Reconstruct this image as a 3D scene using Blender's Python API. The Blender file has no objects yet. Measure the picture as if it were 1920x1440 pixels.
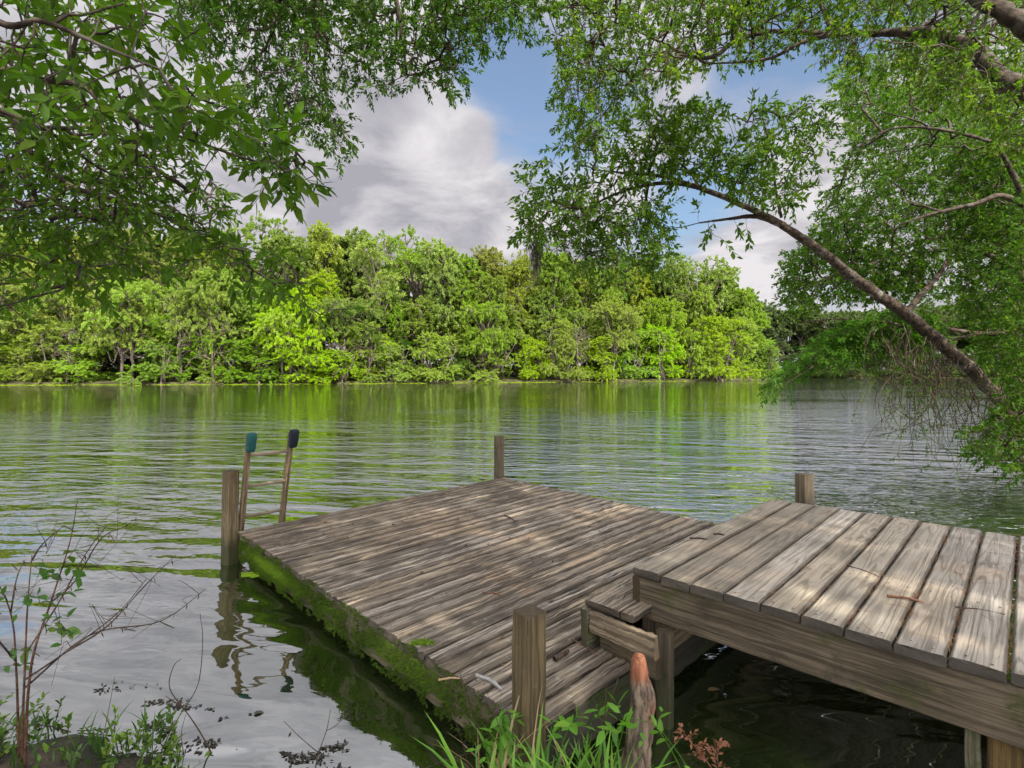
import bpy, math, random
import numpy as np
from mathutils import Vector, noise as mnoise

random.seed(7)
RNG = np.random.default_rng(11)
SC = bpy.context.scene
COL = SC.collection
R = math.radians

# ------------------------------------------------------------------ camera
EYE = 1.62          # metres above the water (water = z 0)
FPX, CX, HZ = 1020.0, 960.0, 697.0     # focal length and horizon in photo pixels
cd = bpy.data.cameras.new('camera')
cam = bpy.data.objects.new('camera', cd); COL.objects.link(cam)
cam.location = (0, 0, EYE); cam.rotation_euler = (R(90), 0, 0)
cd.sensor_width = 36; cd.lens = 36 * FPX / 1920; cd.shift_y = (HZ - 720) / 1920
cd.clip_start = 0.05; cd.clip_end = 3000
SC.camera = cam

# ------------------------------------------------------------------ light
SUN_EL, SUN_AZ = R(43), math.atan2(0.42, -0.90)       # azimuth from +Y towards +X
SUND = Vector((math.sin(SUN_AZ) * math.cos(SUN_EL), math.cos(SUN_AZ) * math.cos(SUN_EL), math.sin(SUN_EL)))
sl = bpy.data.lights.new('sun', 'SUN'); so = bpy.data.objects.new('sun', sl); COL.objects.link(so)
sl.energy = 4.6; sl.angle = R(0.6); sl.color = (1.0, 0.93, 0.82)
so.rotation_euler = SUND.to_track_quat('Z', 'Y').to_euler()
so.location = (0, 0, 60)
SC.view_settings.view_transform = 'Standard'; SC.view_settings.look = 'None'
SC.view_settings.exposure = 1.05; SC.view_settings.gamma = 1.0
SC.view_settings.use_curve_mapping = False
try:
    SC.cycles.use_denoising = True
    SC.cycles.max_bounces = 8; SC.cycles.transparent_max_bounces = 8
    SC.cycles.diffuse_bounces = 4; SC.cycles.transmission_bounces = 6; SC.cycles.glossy_bounces = 3
    SC.cycles.sample_clamp_indirect = 6.0
    SC.cycles.adaptive_threshold = 0.02
except Exception:
    pass

# ------------------------------------------------------------------ node helper
class NT:
    def __init__(s, tree): s.t = tree; s.t.nodes.clear()
    def n(s, typ, **kw):
        nd = s.t.nodes.new(typ)
        for k, v in kw.items():
            if k.startswith('i_'):
                key = k[2:]; key = int(key) if key.isdigit() else key.replace('_', ' ')
                s.put(nd.inputs[key], v)
            else: setattr(nd, k, v)
        return nd
    def put(s, sock, v):
        if isinstance(v, bpy.types.NodeSocket): s.t.links.new(v, sock)
        elif isinstance(v, bpy.types.Node): s.t.links.new(v.outputs[0], sock)
        else: sock.default_value = v
    def math(s, op, a, b=0.0, c=None, clamp=False):
        nd = s.t.nodes.new('ShaderNodeMath'); nd.operation = op; nd.use_clamp = clamp
        s.put(nd.inputs[0], a); s.put(nd.inputs[1], b)
        if c is not None: s.put(nd.inputs[2], c)
        return nd.outputs[0]
    def vmath(s, op, a, b=(0, 0, 0), out=0):
        nd = s.t.nodes.new('ShaderNodeVectorMath'); nd.operation = op
        s.put(nd.inputs[0], a)
        if op == 'SCALE': s.put(nd.inputs['Scale'], b)
        else: s.put(nd.inputs[1], b)
        return nd.outputs['Value'] if op in ('DOT_PRODUCT', 'LENGTH') else nd.outputs[0]
    def mix(s, f, a, b, mode='MIX'):
        nd = s.t.nodes.new('ShaderNodeMix'); nd.data_type = 'RGBA'; nd.blend_type = mode
        s.put(nd.inputs[0], f)
        for i, v in ((6, a), (7, b)):
            if isinstance(v, (tuple, list)) and len(v) == 3: v = (*v, 1)
            s.put(nd.inputs[i], v)
        return nd.outputs[2]
    def rng(s, v, a, b, c=0.0, d=1.0, smooth=True):
        nd = s.t.nodes.new('ShaderNodeMapRange'); nd.interpolation_type = 'SMOOTHSTEP' if smooth else 'LINEAR'
        s.put(nd.inputs[0], v)
        for i, x in enumerate((a, b, c, d)): s.put(nd.inputs[i + 1], x)
        return nd.outputs[0]
    def noise(s, vec, scale, detail=3.0, rough=0.5, dist=0.0, dim='3D'):
        nd = s.t.nodes.new('ShaderNodeTexNoise'); nd.noise_dimensions = dim
        s.put(nd.inputs['Vector'], vec); s.put(nd.inputs['Scale'], scale); s.put(nd.inputs['Detail'], detail)
        s.put(nd.inputs['Roughness'], rough); s.put(nd.inputs['Distortion'], dist)
        return nd.outputs[0]
    def comb(s, x, y, z):
        nd = s.t.nodes.new('ShaderNodeCombineXYZ')
        for i, v in enumerate((x, y, z)): s.put(nd.inputs[i], v)
        return nd.outputs[0]
    def sep(s, v):
        nd = s.t.nodes.new('ShaderNodeSeparateXYZ'); s.put(nd.inputs[0], v); return nd.outputs

# ------------------------------------------------------------------ sky
def pxdir(px, py):
    return Vector(((px - CX) / FPX, 1.0, (HZ - py) / FPX)).normalized()

W = bpy.data.worlds.new('World'); SC.world = W; W.use_nodes = True
k = NT(W.node_tree)
gen = k.n('ShaderNodeTexCoord').outputs['Generated']
dirv = k.vmath('NORMALIZE', gen)
sx, sy, sz = k.sep(dirv)
sky = k.n('ShaderNodeTexSky'); sky.sky_type = 'NISHITA'; sky.sun_disc = False
sky.sun_elevation = SUN_EL; sky.sun_rotation = SUN_AZ; sky.air_density = 1.3; sky.dust_density = 1.2; sky.ozone_density = 2.0
skyc = k.vmath('SCALE', sky.outputs[0], 0.075)
den = k.math('ADD', k.math('MAXIMUM', sz, 0.0), 0.22)
cp = k.comb(k.math('DIVIDE', sx, den), k.math('DIVIDE', sy, den), 0.0)
wn = k.noise(cp, 1.5, 10.0, 0.6, 0.4)
bias = 0.165
def blob(px, py, r, amt):
    d = k.vmath('DOT_PRODUCT', dirv, tuple(pxdir(px, py)))
    return k.math('MULTIPLY', k.rng(d, math.cos(r), math.cos(r * 0.15)), amt)
for b in ((985, 190, 0.22, -0.22), (900, 110, 0.15, -0.14), (1330, 420, 0.16, -0.22), (1490, 150, 0.17, -0.2), (60, 320, 0.12, -0.15), (880, 262, 0.06, 0.18),
          (760, 330, 0.24, 0.20), (1400, 520, 0.12, 0.14), (400, 250, 0.3, 0.15), (1700, 330, 0.22, 0.2), (250, -250, .45, .2), (900, -350, .3, .12)):
    bias = k.math('ADD', bias, blob(*b))
cm = k.math('ADD', wn, bias)
mask = k.rng(cm, 0.38, 0.66)
# cloud tone: brighter billows above, grey bases
wn2 = k.noise(k.vmath('ADD', cp, (3.7, 1.9, 0)), 2.9, 9.0, 0.6, 0.35)
tone = k.rng(wn2, 0.30, 0.72)
tone = k.math('ADD', tone, blob(860, 255, 0.13, 0.3), clamp=True)
tone = k.math('ADD', tone, blob(1385, 500, 0.09, 0.5), clamp=True)
tone = k.math('ADD', tone, blob(700, 400, 0.16, -0.35), clamp=True)
cloud = k.mix(tone, (0.205, 0.20, 0.225), (0.41, 0.395, 0.405))
# unseen clouds near the sun and overhead, boosted to fill the shaded dock
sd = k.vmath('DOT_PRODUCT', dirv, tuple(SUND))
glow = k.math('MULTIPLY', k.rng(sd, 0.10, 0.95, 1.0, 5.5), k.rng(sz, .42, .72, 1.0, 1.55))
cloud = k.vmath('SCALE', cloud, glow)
skyb = k.mix(0.18, k.mix(1.0, skyc, (0.85, 0.95, 1.05), 'MULTIPLY'), (.25, .27, .31))
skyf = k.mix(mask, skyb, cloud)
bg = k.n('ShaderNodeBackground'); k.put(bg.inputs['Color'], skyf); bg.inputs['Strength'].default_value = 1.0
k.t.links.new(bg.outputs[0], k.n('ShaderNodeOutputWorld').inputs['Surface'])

# ------------------------------------------------------------------ object helpers
def W3(px, py, Z):
    """point of the place that the photo shows at (px, py), Z metres in front of the lens"""
    return np.array(((px - CX) / FPX * Z, Z, EYE - (py - HZ) / FPX * Z))

def tag(o, label=None, cat=None, group=None, kind=None):
    if label: o['label'] = label
    if cat: o['category'] = cat
    if group: o['group'] = group
    if kind: o['kind'] = kind
    return o

def empty(name, loc, label, cat, group=None):
    o = bpy.data.objects.new(name, None); COL.objects.link(o)
    o.location = loc; o.empty_display_size = 0.3
    return tag(o, label, cat, group)

class MB:
    """collects geometry; build() links it as ONE mesh"""
    def __init__(s): s.v = []; s.f = []; s.uv = []; s.ti = []; s.n = 0; s.hasuv = False
    def add(s, V, faces, uv=None, tint=None):
        V = np.asarray(V, float).reshape(-1, 3); m = len(V)
        s.v.append(V)
        for F in faces: s.f.append(np.asarray(F, int) + s.n)
        if uv is None: uv = np.zeros((m, 3))
        else: s.hasuv = True
        s.uv.append(np.asarray(uv, float))
        if tint is None: tint = np.zeros(m)
        s.ti.append(np.broadcast_to(np.asarray(tint, float), (m,)).copy())
        s.n += m
    def build(s, name, mat, parent=None, smooth=False, origin=None):
        V = np.concatenate(s.v)
        if origin is not None: V = V - np.asarray(origin)
        me = bpy.data.meshes.new(name)
        counts = np.concatenate([np.full(len(F), F.shape[1]) for F in s.f])
        loops = np.concatenate([F.ravel() for F in s.f])
        me.vertices.add(len(V)); me.vertices.foreach_set('co', V.astype(np.float32).ravel())
        me.loops.add(len(loops)); me.loops.foreach_set('vertex_index', loops.astype(np.int32))
        me.polygons.add(len(counts))
        st = np.concatenate([[0], np.cumsum(counts)[:-1]])
        me.polygons.foreach_set('loop_start', st.astype(np.int32))
        if smooth: me.polygons.foreach_set('use_smooth', np.ones(len(counts), bool))
        me.update(calc_edges=True)
        if s.hasuv:
            a = me.attributes.new('wood_uv', 'FLOAT_VECTOR', 'POINT'); a.data.foreach_set('vector', np.concatenate(s.uv).astype(np.float32).ravel())
        a = me.attributes.new('tint', 'FLOAT', 'POINT'); a.data.foreach_set('value', np.concatenate(s.ti).astype(np.float32))
        me.validate()
        me.materials.append(mat)
        o = bpy.data.objects.new(name, me); COL.objects.link(o)
        if origin is not None: o.location = origin
        if parent is not None: o.parent = parent
        return o

def part(mb, name, mat, root, smooth=False):
    """part mesh in the thing's own coordinates (root is only translated)"""
    o = mb.build(name, mat, root, smooth)
    o.data.transform(__import__('mathutils').Matrix.Translation(-root.location))
    return o

def nrm(a): return a / np.maximum(np.linalg.norm(a, axis=-1, keepdims=True), 1e-9)

def catmull(pts, m=6):
    P = np.asarray(pts, float)
    if len(P) < 3: 
        t = np.linspace(0, 1, m + 1)[:, None]; return P[0] * (1 - t) + P[-1] * t
    Q = np.vstack([2 * P[0] - P[1], P, 2 * P[-1] - P[-2]])
    out = []
    for i in range(1, len(Q) - 2):
        for t in np.linspace(0, 1, m, endpoint=False):
            a, b, c, d = Q[i - 1], Q[i], Q[i + 1], Q[i + 2]
            out.append(0.5 * (2 * b + (c - a) * t + (2 * a - 5 * b + 4 * c - d) * t * t + (3 * b - a - 3 * c + d) * t ** 3))
    out.append(P[-1]); return np.array(out)

def tube(mb, pts, rad, sides=8, rough=0.0, tint=0.0, seed=0, cap=True):
    """continuous tapered tube; rad scalar list interpolated"""
    P = np.asarray(pts, float); n = len(P)
    rad = np.interp(np.linspace(0, 1, n), np.linspace(0, 1, len(rad)), rad)
    T = nrm(np.gradient(P, axis=0))
    ref = np.array((0.31, 0.2, 0.93)) if abs(T[0][2]) < 0.9 else np.array((1.0, 0.1, 0.0))
    A = nrm(np.cross(T, ref)); B = np.cross(T, A)
    ang = np.linspace(0, 2 * np.pi, sides, endpoint=False)
    rg = np.random.default_rng(seed + 5)
    rr = rad[:, None] * (1 + rough * rg.normal(size=(n, sides)))
    V = P[:, None] + rr[..., None] * (np.cos(ang)[None, :, None] * A[:, None] + np.sin(ang)[None, :, None] * B[:, None])
    i = np.arange(n - 1)[:, None] * sides; j = np.arange(sides)[None]; j2 = (j + 1) % sides
    F = np.stack([i + j, i + j2, i + sides + j2, i + sides + j], -1).reshape(-1, 4)
    V = V.reshape(-1, 3)
    L = np.concatenate([[0], np.cumsum(np.linalg.norm(np.diff(P, axis=0), axis=1))])
    uv = np.stack([np.repeat(L, sides), np.tile(ang, n) * np.repeat(rad, sides), np.full(n * sides, seed % 17)], -1)
    fs = [F]
    if cap:
        V = np.vstack([V, P[-1] + T[-1] * rad[-1] * 0.35]); uv = np.vstack([uv, uv[-1]])
        e = (n - 1) * sides
        fs.append(np.stack([e + np.arange(sides), e + (np.arange(sides) + 1) % sides, np.full(sides, n * sides)], -1))
    mb.add(V, fs, uv, tint)

def segs(mb, P0, P1, R0, R1, sides=4, wob=0.0, rng=RNG, sag=0.0):
    """many tapered twigs, each with a bent middle"""
    P0 = np.asarray(P0, float); P1 = np.asarray(P1, float); n = len(P0)
    if n == 0: return
    L = np.linalg.norm(P1 - P0, axis=1, keepdims=True)
    M = (P0 + P1) / 2 + rng.normal(size=(n, 3)) * wob * L; M[:, 2] -= sag * L[:, 0]
    Q = np.stack([P0, M, P1], 1); RR = np.stack([R0, (np.asarray(R0) + R1) / 2, R1], 1)
    T = nrm(P1 - P0); ref = np.where(np.abs(T[:, 2:3]) < 0.9, np.array([[0, 0, 1.0]]), np.array([[1.0, 0, 0]]))
    A = nrm(np.cross(T, ref)); B = np.cross(T, A)
    ang = np.linspace(0, 2 * np.pi, sides, endpoint=False)
    V = Q[:, :, None] + RR[:, :, None, None] * (np.cos(ang)[None, None, :, None] * A[:, None, None] + np.sin(ang)[None, None, :, None] * B[:, None, None])
    base = (np.arange(n) * 3 * sides)[:, None, None]; r = (np.arange(2) * sides)[None, :, None]; j = np.arange(sides)[None, None]; j2 = (j + 1) % sides
    F = np.stack([base + r + j, base + r + j2, base + r + sides + j2, base + r + sides + j], -1).reshape(-1, 4)
    mb.add(V.reshape(-1, 3), [F])

# leaf templates: (along, across, lift)
TPL_S = (np.array([(0, 0, 0), (.48, .5, .10), (1, 0, -.06), (.48, -.5, .10)]), [np.array([(0, 1, 2), (0, 2, 3)])])
TPL_F = (np.array([(0, 0, 0), (.36, 0, .02), (.72, 0, -.01), (1, 0, -.10), (.30, .46, .12), (.68, .36, .08), (.30, -.46, .12), (.68, -.36, .08)]),
         [np.array([(0, 4, 1), (2, 5, 3), (0, 1, 6), (2, 3, 7)]), np.array([(1, 4, 5, 2), (1, 2, 7, 6)])])
TPL_C = (np.array([(0, -.1, 0), (.25, .45, .1), (.62, .5, -.05), (1, .1, .05), (.7, -.45, .1), (.3, -.5, -.05)]), [np.array([(0, 1, 2, 5), (5, 2, 3, 4)])])

def leaves(mb, P, D, N, L, Wd, tint, tpl=TPL_S):
    T, FS = tpl; n = len(P); m = len(T)
    D = nrm(D); S = nrm(np.cross(D, N)); N = np.cross(S, D)
    L = np.broadcast_to(L, (n,)); Wd = np.broadcast_to(Wd, (n,))
    V = (P[:, None] + (T[None, :, 0:1] * L[:, None, None]) * D[:, None]
         + (T[None, :, 1:2] * Wd[:, None, None]) * S[:, None] + (T[None, :, 2:3] * Wd[:, None, None]) * N[:, None])
    off = (np.arange(n) * m)[:, None, None]
    mb.add(V.reshape(-1, 3), [(off + F[None]).reshape(-1, F.shape[1]) for F in FS], None, np.repeat(tint, m))

def sprays(lb, tb, C, Dr, L, kleaf, leaf, rng, droop=0.2, phi=0.9, asp=0.38, tpl=TPL_S, tuft=0.0, twig_r=0.003, tints=None, flat=0.5, updown=0.0, nr=.45):
    n = len(C); Dr = nrm(Dr); L = np.broadcast_to(L, (n,))
    t = np.linspace(0.12, 1, kleaf)[None] + rng.uniform(-.06, .06, (n, kleaf))
    if tuft: t = 1 - (1 - t) * (1 - tuft)
    down = np.array((0, 0, -1.0))
    pos = C[:, None] + Dr[:, None] * (L[:, None] * t)[..., None] + down * (droop * L[:, None] * t ** 2)[..., None]
    tan = nrm(Dr[:, None] + down * (2 * droop * t)[..., None])
    ref = nrm(rng.normal(size=(n, 1, 3)))
    A = nrm(np.cross(tan, ref)); B = np.cross(tan, A)
    az = np.arange(kleaf)[None] * 2.4 + rng.uniform(0, 6.28, (n, 1)) + rng.normal(0, .4, (n, kleaf))
    per = np.cos(az)[..., None] * A + np.sin(az)[..., None] * B
    per[..., 2] *= flat
    ph = phi * (0.6 + 0.55 * (1 - t)) + rng.normal(0, .15, t.shape)
    d = tan * np.cos(ph)[..., None] + nrm(per) * np.sin(ph)[..., None] + down * (updown + rng.normal(0, .15, t.shape))[..., None]
    N = np.array((0, 0, 1.0)) + rng.normal(0, nr, d.shape)
    ll = leaf * rng.uniform(.65, 1.2, (n, kleaf)) * (1 - 0.25 * (t > .93))
    tn = (tints[:, None] if tints is not None else rng.uniform(0, 1, (n, 1))) * 0.6 + rng.uniform(0, .4, (n, kleaf))
    leaves(lb, pos.reshape(-1, 3), d.reshape(-1, 3), N.reshape(-1, 3), ll.ravel(), (ll * asp).ravel(), tn.ravel(), tpl)
    if tb is not None:
        E = C + Dr * L[:, None] + down * (droop * L)[:, None]
        segs(tb, C, E, np.full(n, twig_r), np.full(n, twig_r * .5), 3, 0.03, rng)

def grow(nodes, C, alpha=0.35):
    """join spray centres to the limbs: cheapest-path tree. returns parent index and depth-first child counts"""
    nodes = np.asarray(nodes); m = len(nodes); n = len(C)
    allp = np.vstack([nodes, C]); plen = np.zeros(m + n)
    d = np.linalg.norm(C[:, None] - nodes[None], axis=2)
    par = d.argmin(1); best = d.min(1); done = np.zeros(n, bool); order = []
    for _ in range(n):
        c = np.where(done, 1e9, best); i = int(c.argmin()); done[i] = True; order.append(i)
        p = par[i]; plen[m + i] = plen[p] + np.linalg.norm(allp[p] - C[i])
        nd = np.linalg.norm(C - C[i], axis=1) + alpha * plen[m + i]
        upd = (~done) & (nd < best); best[upd] = nd[upd]; par[upd] = m + i
    cnt = np.ones(m + n)
    for i in reversed(order): cnt[par[i]] += cnt[m + i]
    return allp, par, cnt[m:], cnt

def in_poly(P, poly):
    x, y = P[:, 0], P[:, 1]; ins = np.zeros(len(P), bool); q = np.asarray(poly, float); j = len(q) - 1
    for i in range(len(q)):
        xi, yi = q[i]; xj, yj = q[j]
        c = ((yi > y) != (yj > y)) & (x < (xj - xi) * (y - yi) / (yj - yi + 1e-9) + xi)
        ins ^= c; j = i
    return ins

def clump(P, scale, seed):
    o = seed * 13.7
    return np.array([mnoise.noise((p[0] / scale + o, p[1] / scale, p[2] / scale)) for p in P])

def fill(poly, z0, z1, n, rng, cs=0.5, thr=-0.12, seed=1):
    """spray positions spread through the volume that shows as poly between z0 and z1 metres away"""
    q = np.asarray(poly, float); out = []
    got = 0
    while got < n:
        m = n * 3
        uv = rng.uniform(q.min(0), q.max(0), (m, 2)); uv = uv[in_poly(uv, q)]
        Z = rng.uniform(z0, z1, len(uv))
        P = np.stack([(uv[:, 0] - CX) / FPX * Z, Z, EYE - (uv[:, 1] - HZ) / FPX * Z], -1)
        P = P[clump(P, cs, seed) > thr]
        out.append(P); got += len(P)
    return np.concatenate(out)[:n]

# ------------------------------------------------------------------ materials
def mat(name):
    m = bpy.data.materials.new(name); m.use_nodes = True
    return m, NT(m.node_tree)
def out(k, sh, disp=None):
    o = k.n('ShaderNodeOutputMaterial'); k.t.links.new(sh.outputs[0] if isinstance(sh, bpy.types.Node) else sh, o.inputs['Surface'])
def bsdf(k, col, rough=0.6, spec=0.3, normal=None, **kw):
    b = k.n('ShaderNodeBsdfPrincipled'); 
    k.put(b.inputs['Base Color'], (*col, 1) if isinstance(col, tuple) and len(col) == 3 else col)
    k.put(b.inputs['Roughness'], rough); k.put(b.inputs['Specular IOR Level'], spec)
    if normal is not None: k.put(b.inputs['Normal'], normal)
    return b
def bump(k, h, strength=0.5, dist=0.01):
    b = k.n('ShaderNodeBump'); k.put(b.inputs['Height'], h); k.put(b.inputs['Strength'], strength); k.put(b.inputs['Distance'], dist)
    return b.outputs[0]
def attr(k, nm, o='Fac'):
    a = k.n('ShaderNodeAttribute'); a.attribute_name = nm; return a.outputs[o]

def leaf_mat(name, c0, c1, c2, trans=0.45, rough=0.45, spec=0.35, objvar=0.0, tcol=None):
    m, k = mat(name)
    t = attr(k, 'tint')
    col = k.mix(k.rng(t, 0.0, 0.55), c0, c1); col = k.mix(k.rng(t, 0.6, 1.0), col, c2)
    if objvar:
        r = k.n('ShaderNodeObjectInfo').outputs['Random']
        hs = k.n('ShaderNodeHueSaturation'); k.put(hs.inputs['Hue'], k.rng(r, 0, 1, 0.5 - 0.03 * objvar, 0.5 + 0.008 * objvar, False))
        k.put(hs.inputs['Value'], k.rng(k.math('FRACT', k.math('MULTIPLY', r, 7.31)), 0, 1, 1 - .28 * objvar, 1 + .22 * objvar, False))
        k.put(hs.inputs['Saturation'], k.rng(k.math('FRACT', k.math('MULTIPLY', r, 3.7)), 0, 1, 0.86, 1.04, False))
        k.put(hs.inputs['Color'], col); col = hs.outputs[0]
    b = bsdf(k, col, rough, spec)
    tr = k.n('ShaderNodeBsdfTranslucent'); k.put(tr.inputs['Color'], k.mix(1.0, col, tcol or (1.25, 1.35, 0.55), 'MULTIPLY'))
    ms = k.n('ShaderNodeMixShader'); ms.inputs[0].default_value = trans
    k.t.links.new(b.outputs[0], ms.inputs[1]); k.t.links.new(tr.outputs[0], ms.inputs[2])
    out(k, ms); return m

def bark_mat(name, c0, c1, lich=(0.42, 0.41, 0.38), lamt=0.5, scale=9.0):
    m, k = mat(name)
    p = k.n('ShaderNodeTexCoord').outputs['Object']
    n1 = k.noise(p, scale, 6, .65); n2 = k.noise(p, scale * .28, 4, .6, .4)
    col = k.mix(k.rng(n1, .35, .65), c0, c1)
    col = k.mix(k.math('MULTIPLY', k.rng(n2, .54, .66), lamt), col, lich)
    out(k, bsdf(k, col, .85, .15, bump(k, n1, .7, .02))); return m

def wood_mat(name, light, mid, dark, streak=0.5, ring=0.5, moss=0.0, mosscol=(0.05, 0.09, 0.012), dirt=0.3, vs=1.0, bumpd=0.004, lichen=0.0, warm=None, cv=46.0, crack=.35, endc=.45, algae=False):
    m, k = mat(name)
    uvw = attr(k, 'wood_uv', 'Vector'); u, v, r = k.sep(uvw)
    pos = k.n('ShaderNodeNewGeometry').outputs['Position']
    # knots: sparse cells bend the growth rings round them
    kv = k.n('ShaderNodeTexVoronoi'); kv.feature = 'F1'; kv.distance = 'EUCLIDEAN'
    k.put(kv.inputs['Vector'], k.comb(k.math('MULTIPLY', u, 1.05), k.math('MULTIPLY', v, 4.2), k.math('MULTIPLY', r, 3.1))); kv.inputs['Scale'].default_value = 1.0
    kd = kv.outputs['Distance']
    kn = k.rng(kd, 0.26, 0.0)
    base = k.noise(k.comb(k.math('MULTIPLY', u, .5), k.math('MULTIPLY', v, 11.0 * vs), k.math('MULTIPLY', r, 5.3)), 1.0, 2.0, .45, .35)
    field = k.math('ADD', k.math('MULTIPLY', base, 1.0), k.math('MULTIPLY', kn, .22))
    rings = k.math('SINE', k.math('MULTIPLY', field, 72.0))
    ringm = k.rng(rings, 0.15, 0.95)
    fine = k.noise(k.comb(k.math('MULTIPLY', u, 3.0), k.math('MULTIPLY', v, 150.0 * vs), r), 1.0, 4.0, .6, .1)
    coarse = k.noise(k.comb(k.math('MULTIPLY', u, 1.9), k.math('MULTIPLY', v, cv * vs), k.math('MULTIPLY', r, 2.2)), 1.0, 5.0, .65, .25)
    patch = k.noise(pos, 2.3, 5.0, .6, .3)
    col = k.mix(k.rng(k.math('ADD', k.math('MULTIPLY', fine, .5), k.math('MULTIPLY', patch, .5)), .34, .62), mid, light)
    tn = k.math('FRACT', k.math('MULTIPLY', r, 9.73))
    hs = k.n('ShaderNodeHueSaturation'); k.put(hs.inputs['Value'], k.rng(tn, 0, 1, .70, 1.22, False)); k.put(hs.inputs['Saturation'], k.rng(k.math('FRACT', k.math('MULTIPLY', r, 4.1)), 0, 1, .75, 1.25, False)); k.put(hs.inputs['Color'], col); col = hs.outputs[0]
    if warm: col = k.mix(k.rng(k.noise(pos, 1.4, 4.0, .6, .2), .52, .68, 0, .6), col, warm)
    if ring: col = k.mix(k.math('MULTIPLY', ringm, ring), col, dark)
    sm = k.rng(coarse, .55, .44)
    sm = k.math('MULTIPLY', sm, k.rng(k.noise(pos, 1.7, 4.0, .6), .30, .62, .35, 1.0))
    if streak: col = k.mix(k.math('MULTIPLY', sm, streak), col, dark)
    cr = k.noise(k.comb(k.math('MULTIPLY', u, .9), k.math('MULTIPLY', v, 38.0 * vs), k.math('MULTIPLY', r, 7.7)), 1.0, 3.0, .5, .15)
    crm = k.math('MULTIPLY', k.rng(k.math('ABSOLUTE', k.math('SUBTRACT', cr, .5)), .022, .006), k.rng(k.noise(k.comb(k.math('MULTIPLY', u, 1.3), k.math('MULTIPLY', v, 9.0), r), 1.0, 2.0), .42, .56))
    if crack: col = k.mix(k.math('MULTIPLY', crm, crack), col, tuple(c * .6 for c in dark))
    core = k.rng(kd, .085, .05)
    col = k.mix(k.math('MULTIPLY', core, .55), col, tuple(c * .8 for c in dark))
    dm = k.rng(k.noise(pos, 5.5, 6.0, .7, .3), .52, .70)
    if dirt: col = k.mix(k.math('MULTIPLY', dm, dirt), col, (0.035, 0.03, 0.024))
    if lichen: col = k.mix(k.math('MULTIPLY', k.rng(k.noise(pos, 19.0, 5.0, .7), .60, .68), lichen), col, (0.34, 0.36, 0.33))
    if algae:
        zz = k.math('ADD', k.sep(pos)[2], k.math('MULTIPLY', k.noise(pos, 11.0, 4.0, .65), -.35))
        col = k.mix(k.rng(zz, .16, -.12, 0, .85), col, (.035, .042, .015))
    if moss:
        mm = k.rng(k.noise(pos, 3.6, 7.0, .68, .25), .62 - moss * .3, .74 - moss * .3)
        col = k.mix(mm, col, k.mix(k.noise(pos, 40.0, 3.0), tuple(c * .6 for c in mosscol), tuple(c * 1.5 for c in mosscol)))
    col = k.mix(k.math('MULTIPLY', attr(k, 'tint'), .9), col, k.mix(k.noise(pos, 60.0, 4.0, .7), tuple(c * endc * .5 for c in mid), tuple(c * endc * 1.6 for c in mid)))
    h = k.math('ADD', k.math('MULTIPLY', k.math('ADD', sm, k.math('MULTIPLY', crm, crack * 1.5)), -1.0 * streak), k.math('ADD', k.math('MULTIPLY', fine, .35), k.math('MULTIPLY', ringm, -.35 * ring)))
    out(k, bsdf(k, col, .82, .18, bump(k, h, .8, bumpd))); return m

def plain(name, col, rough=.7, spec=.2, var=.35, scale=30.0, bumps=.3):
    m, k = mat(name); p = k.n('ShaderNodeTexCoord').outputs['Object']
    n1 = k.noise(p, scale, 5, .6)
    c = k.mix(n1, tuple(x * (1 - var) for x in col), tuple(x * (1 + var) for x in col))
    out(k, bsdf(k, c, rough, spec, bump(k, n1, bumps, .003))); return m

M = {}
M['deck'] = wood_mat('weathered_deck_wood', (.325, .275, .212), (.185, .152, .114), (.030, .025, .02), streak=.9, ring=.2, dirt=.45, bumpd=.007, lichen=.35, warm=(.42, .30, .19), cv=70.0, crack=.95)
M['walk'] = wood_mat('grey_board_wood', (.30, .268, .215), (.22, .193, .152), (.068, .058, .044), streak=.3, ring=.45, dirt=.22, bumpd=.0025, warm=(.36, .285, .20), endc=.22)
M['fascia'] = wood_mat('stained_beam_wood', (.16, .118, .060), (.095, .07, .036), (.022, .018, .011), streak=.5, ring=.35, moss=.3, mosscol=(.05, .055, .018), dirt=.75)
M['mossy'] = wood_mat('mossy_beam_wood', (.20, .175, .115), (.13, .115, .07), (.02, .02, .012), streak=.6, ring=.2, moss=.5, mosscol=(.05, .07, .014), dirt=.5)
M['darkbeam'] = wood_mat('dark_beam_wood', (.055, .05, .032), (.035, .032, .02), (.01, .01, .007), streak=.6, ring=.2, moss=.4, mosscol=(.025, .035, .008), dirt=.6)  # much darker beam tone for the platform's near side
M['post'] = wood_mat('treated_post_wood', (.165, .132, .082), (.105, .083, .052), (.03, .023, .014), streak=.45, ring=.45, dirt=.4, vs=1.2, lichen=.1, algae=True)
M['ladder'] = wood_mat('ladder_wood', (.225, .175, .12), (.155, .118, .08), (.05, .036, .022), streak=.4, ring=.3, dirt=.25)
M['worn'] = wood_mat('worn_step_wood', (.40, .31, .19), (.27, .2, .115), (.03, .023, .014), streak=.75, ring=.35, dirt=.4)
M['leaf_big'] = leaf_mat('glossy_green_leaf', (.032, .076, .007), (.062, .132, .010), (.125, .195, .02), .54, .5, .14)
M['leaf_small'] = leaf_mat('small_oak_leaf', (.026, .066, .008), (.048, .108, .012), (.10, .165, .02), .48, .5, .12)
M['leaf_oak'] = leaf_mat('sunny_oak_leaf', (.035, .082, .008), (.075, .145, .012), (.17, .22, .022), .52, .5, .12)
M['leaf_lean'] = leaf_mat('leaning_tree_leaf', (.038, .088, .011), (.072, .142, .016), (.135, .20, .028), .54, .5, .12)
M['leaf_right'] = leaf_mat('bank_bush_leaf', (.028, .075, .007), (.052, .118, .010), (.105, .17, .018), .5, .5, .12)
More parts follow.
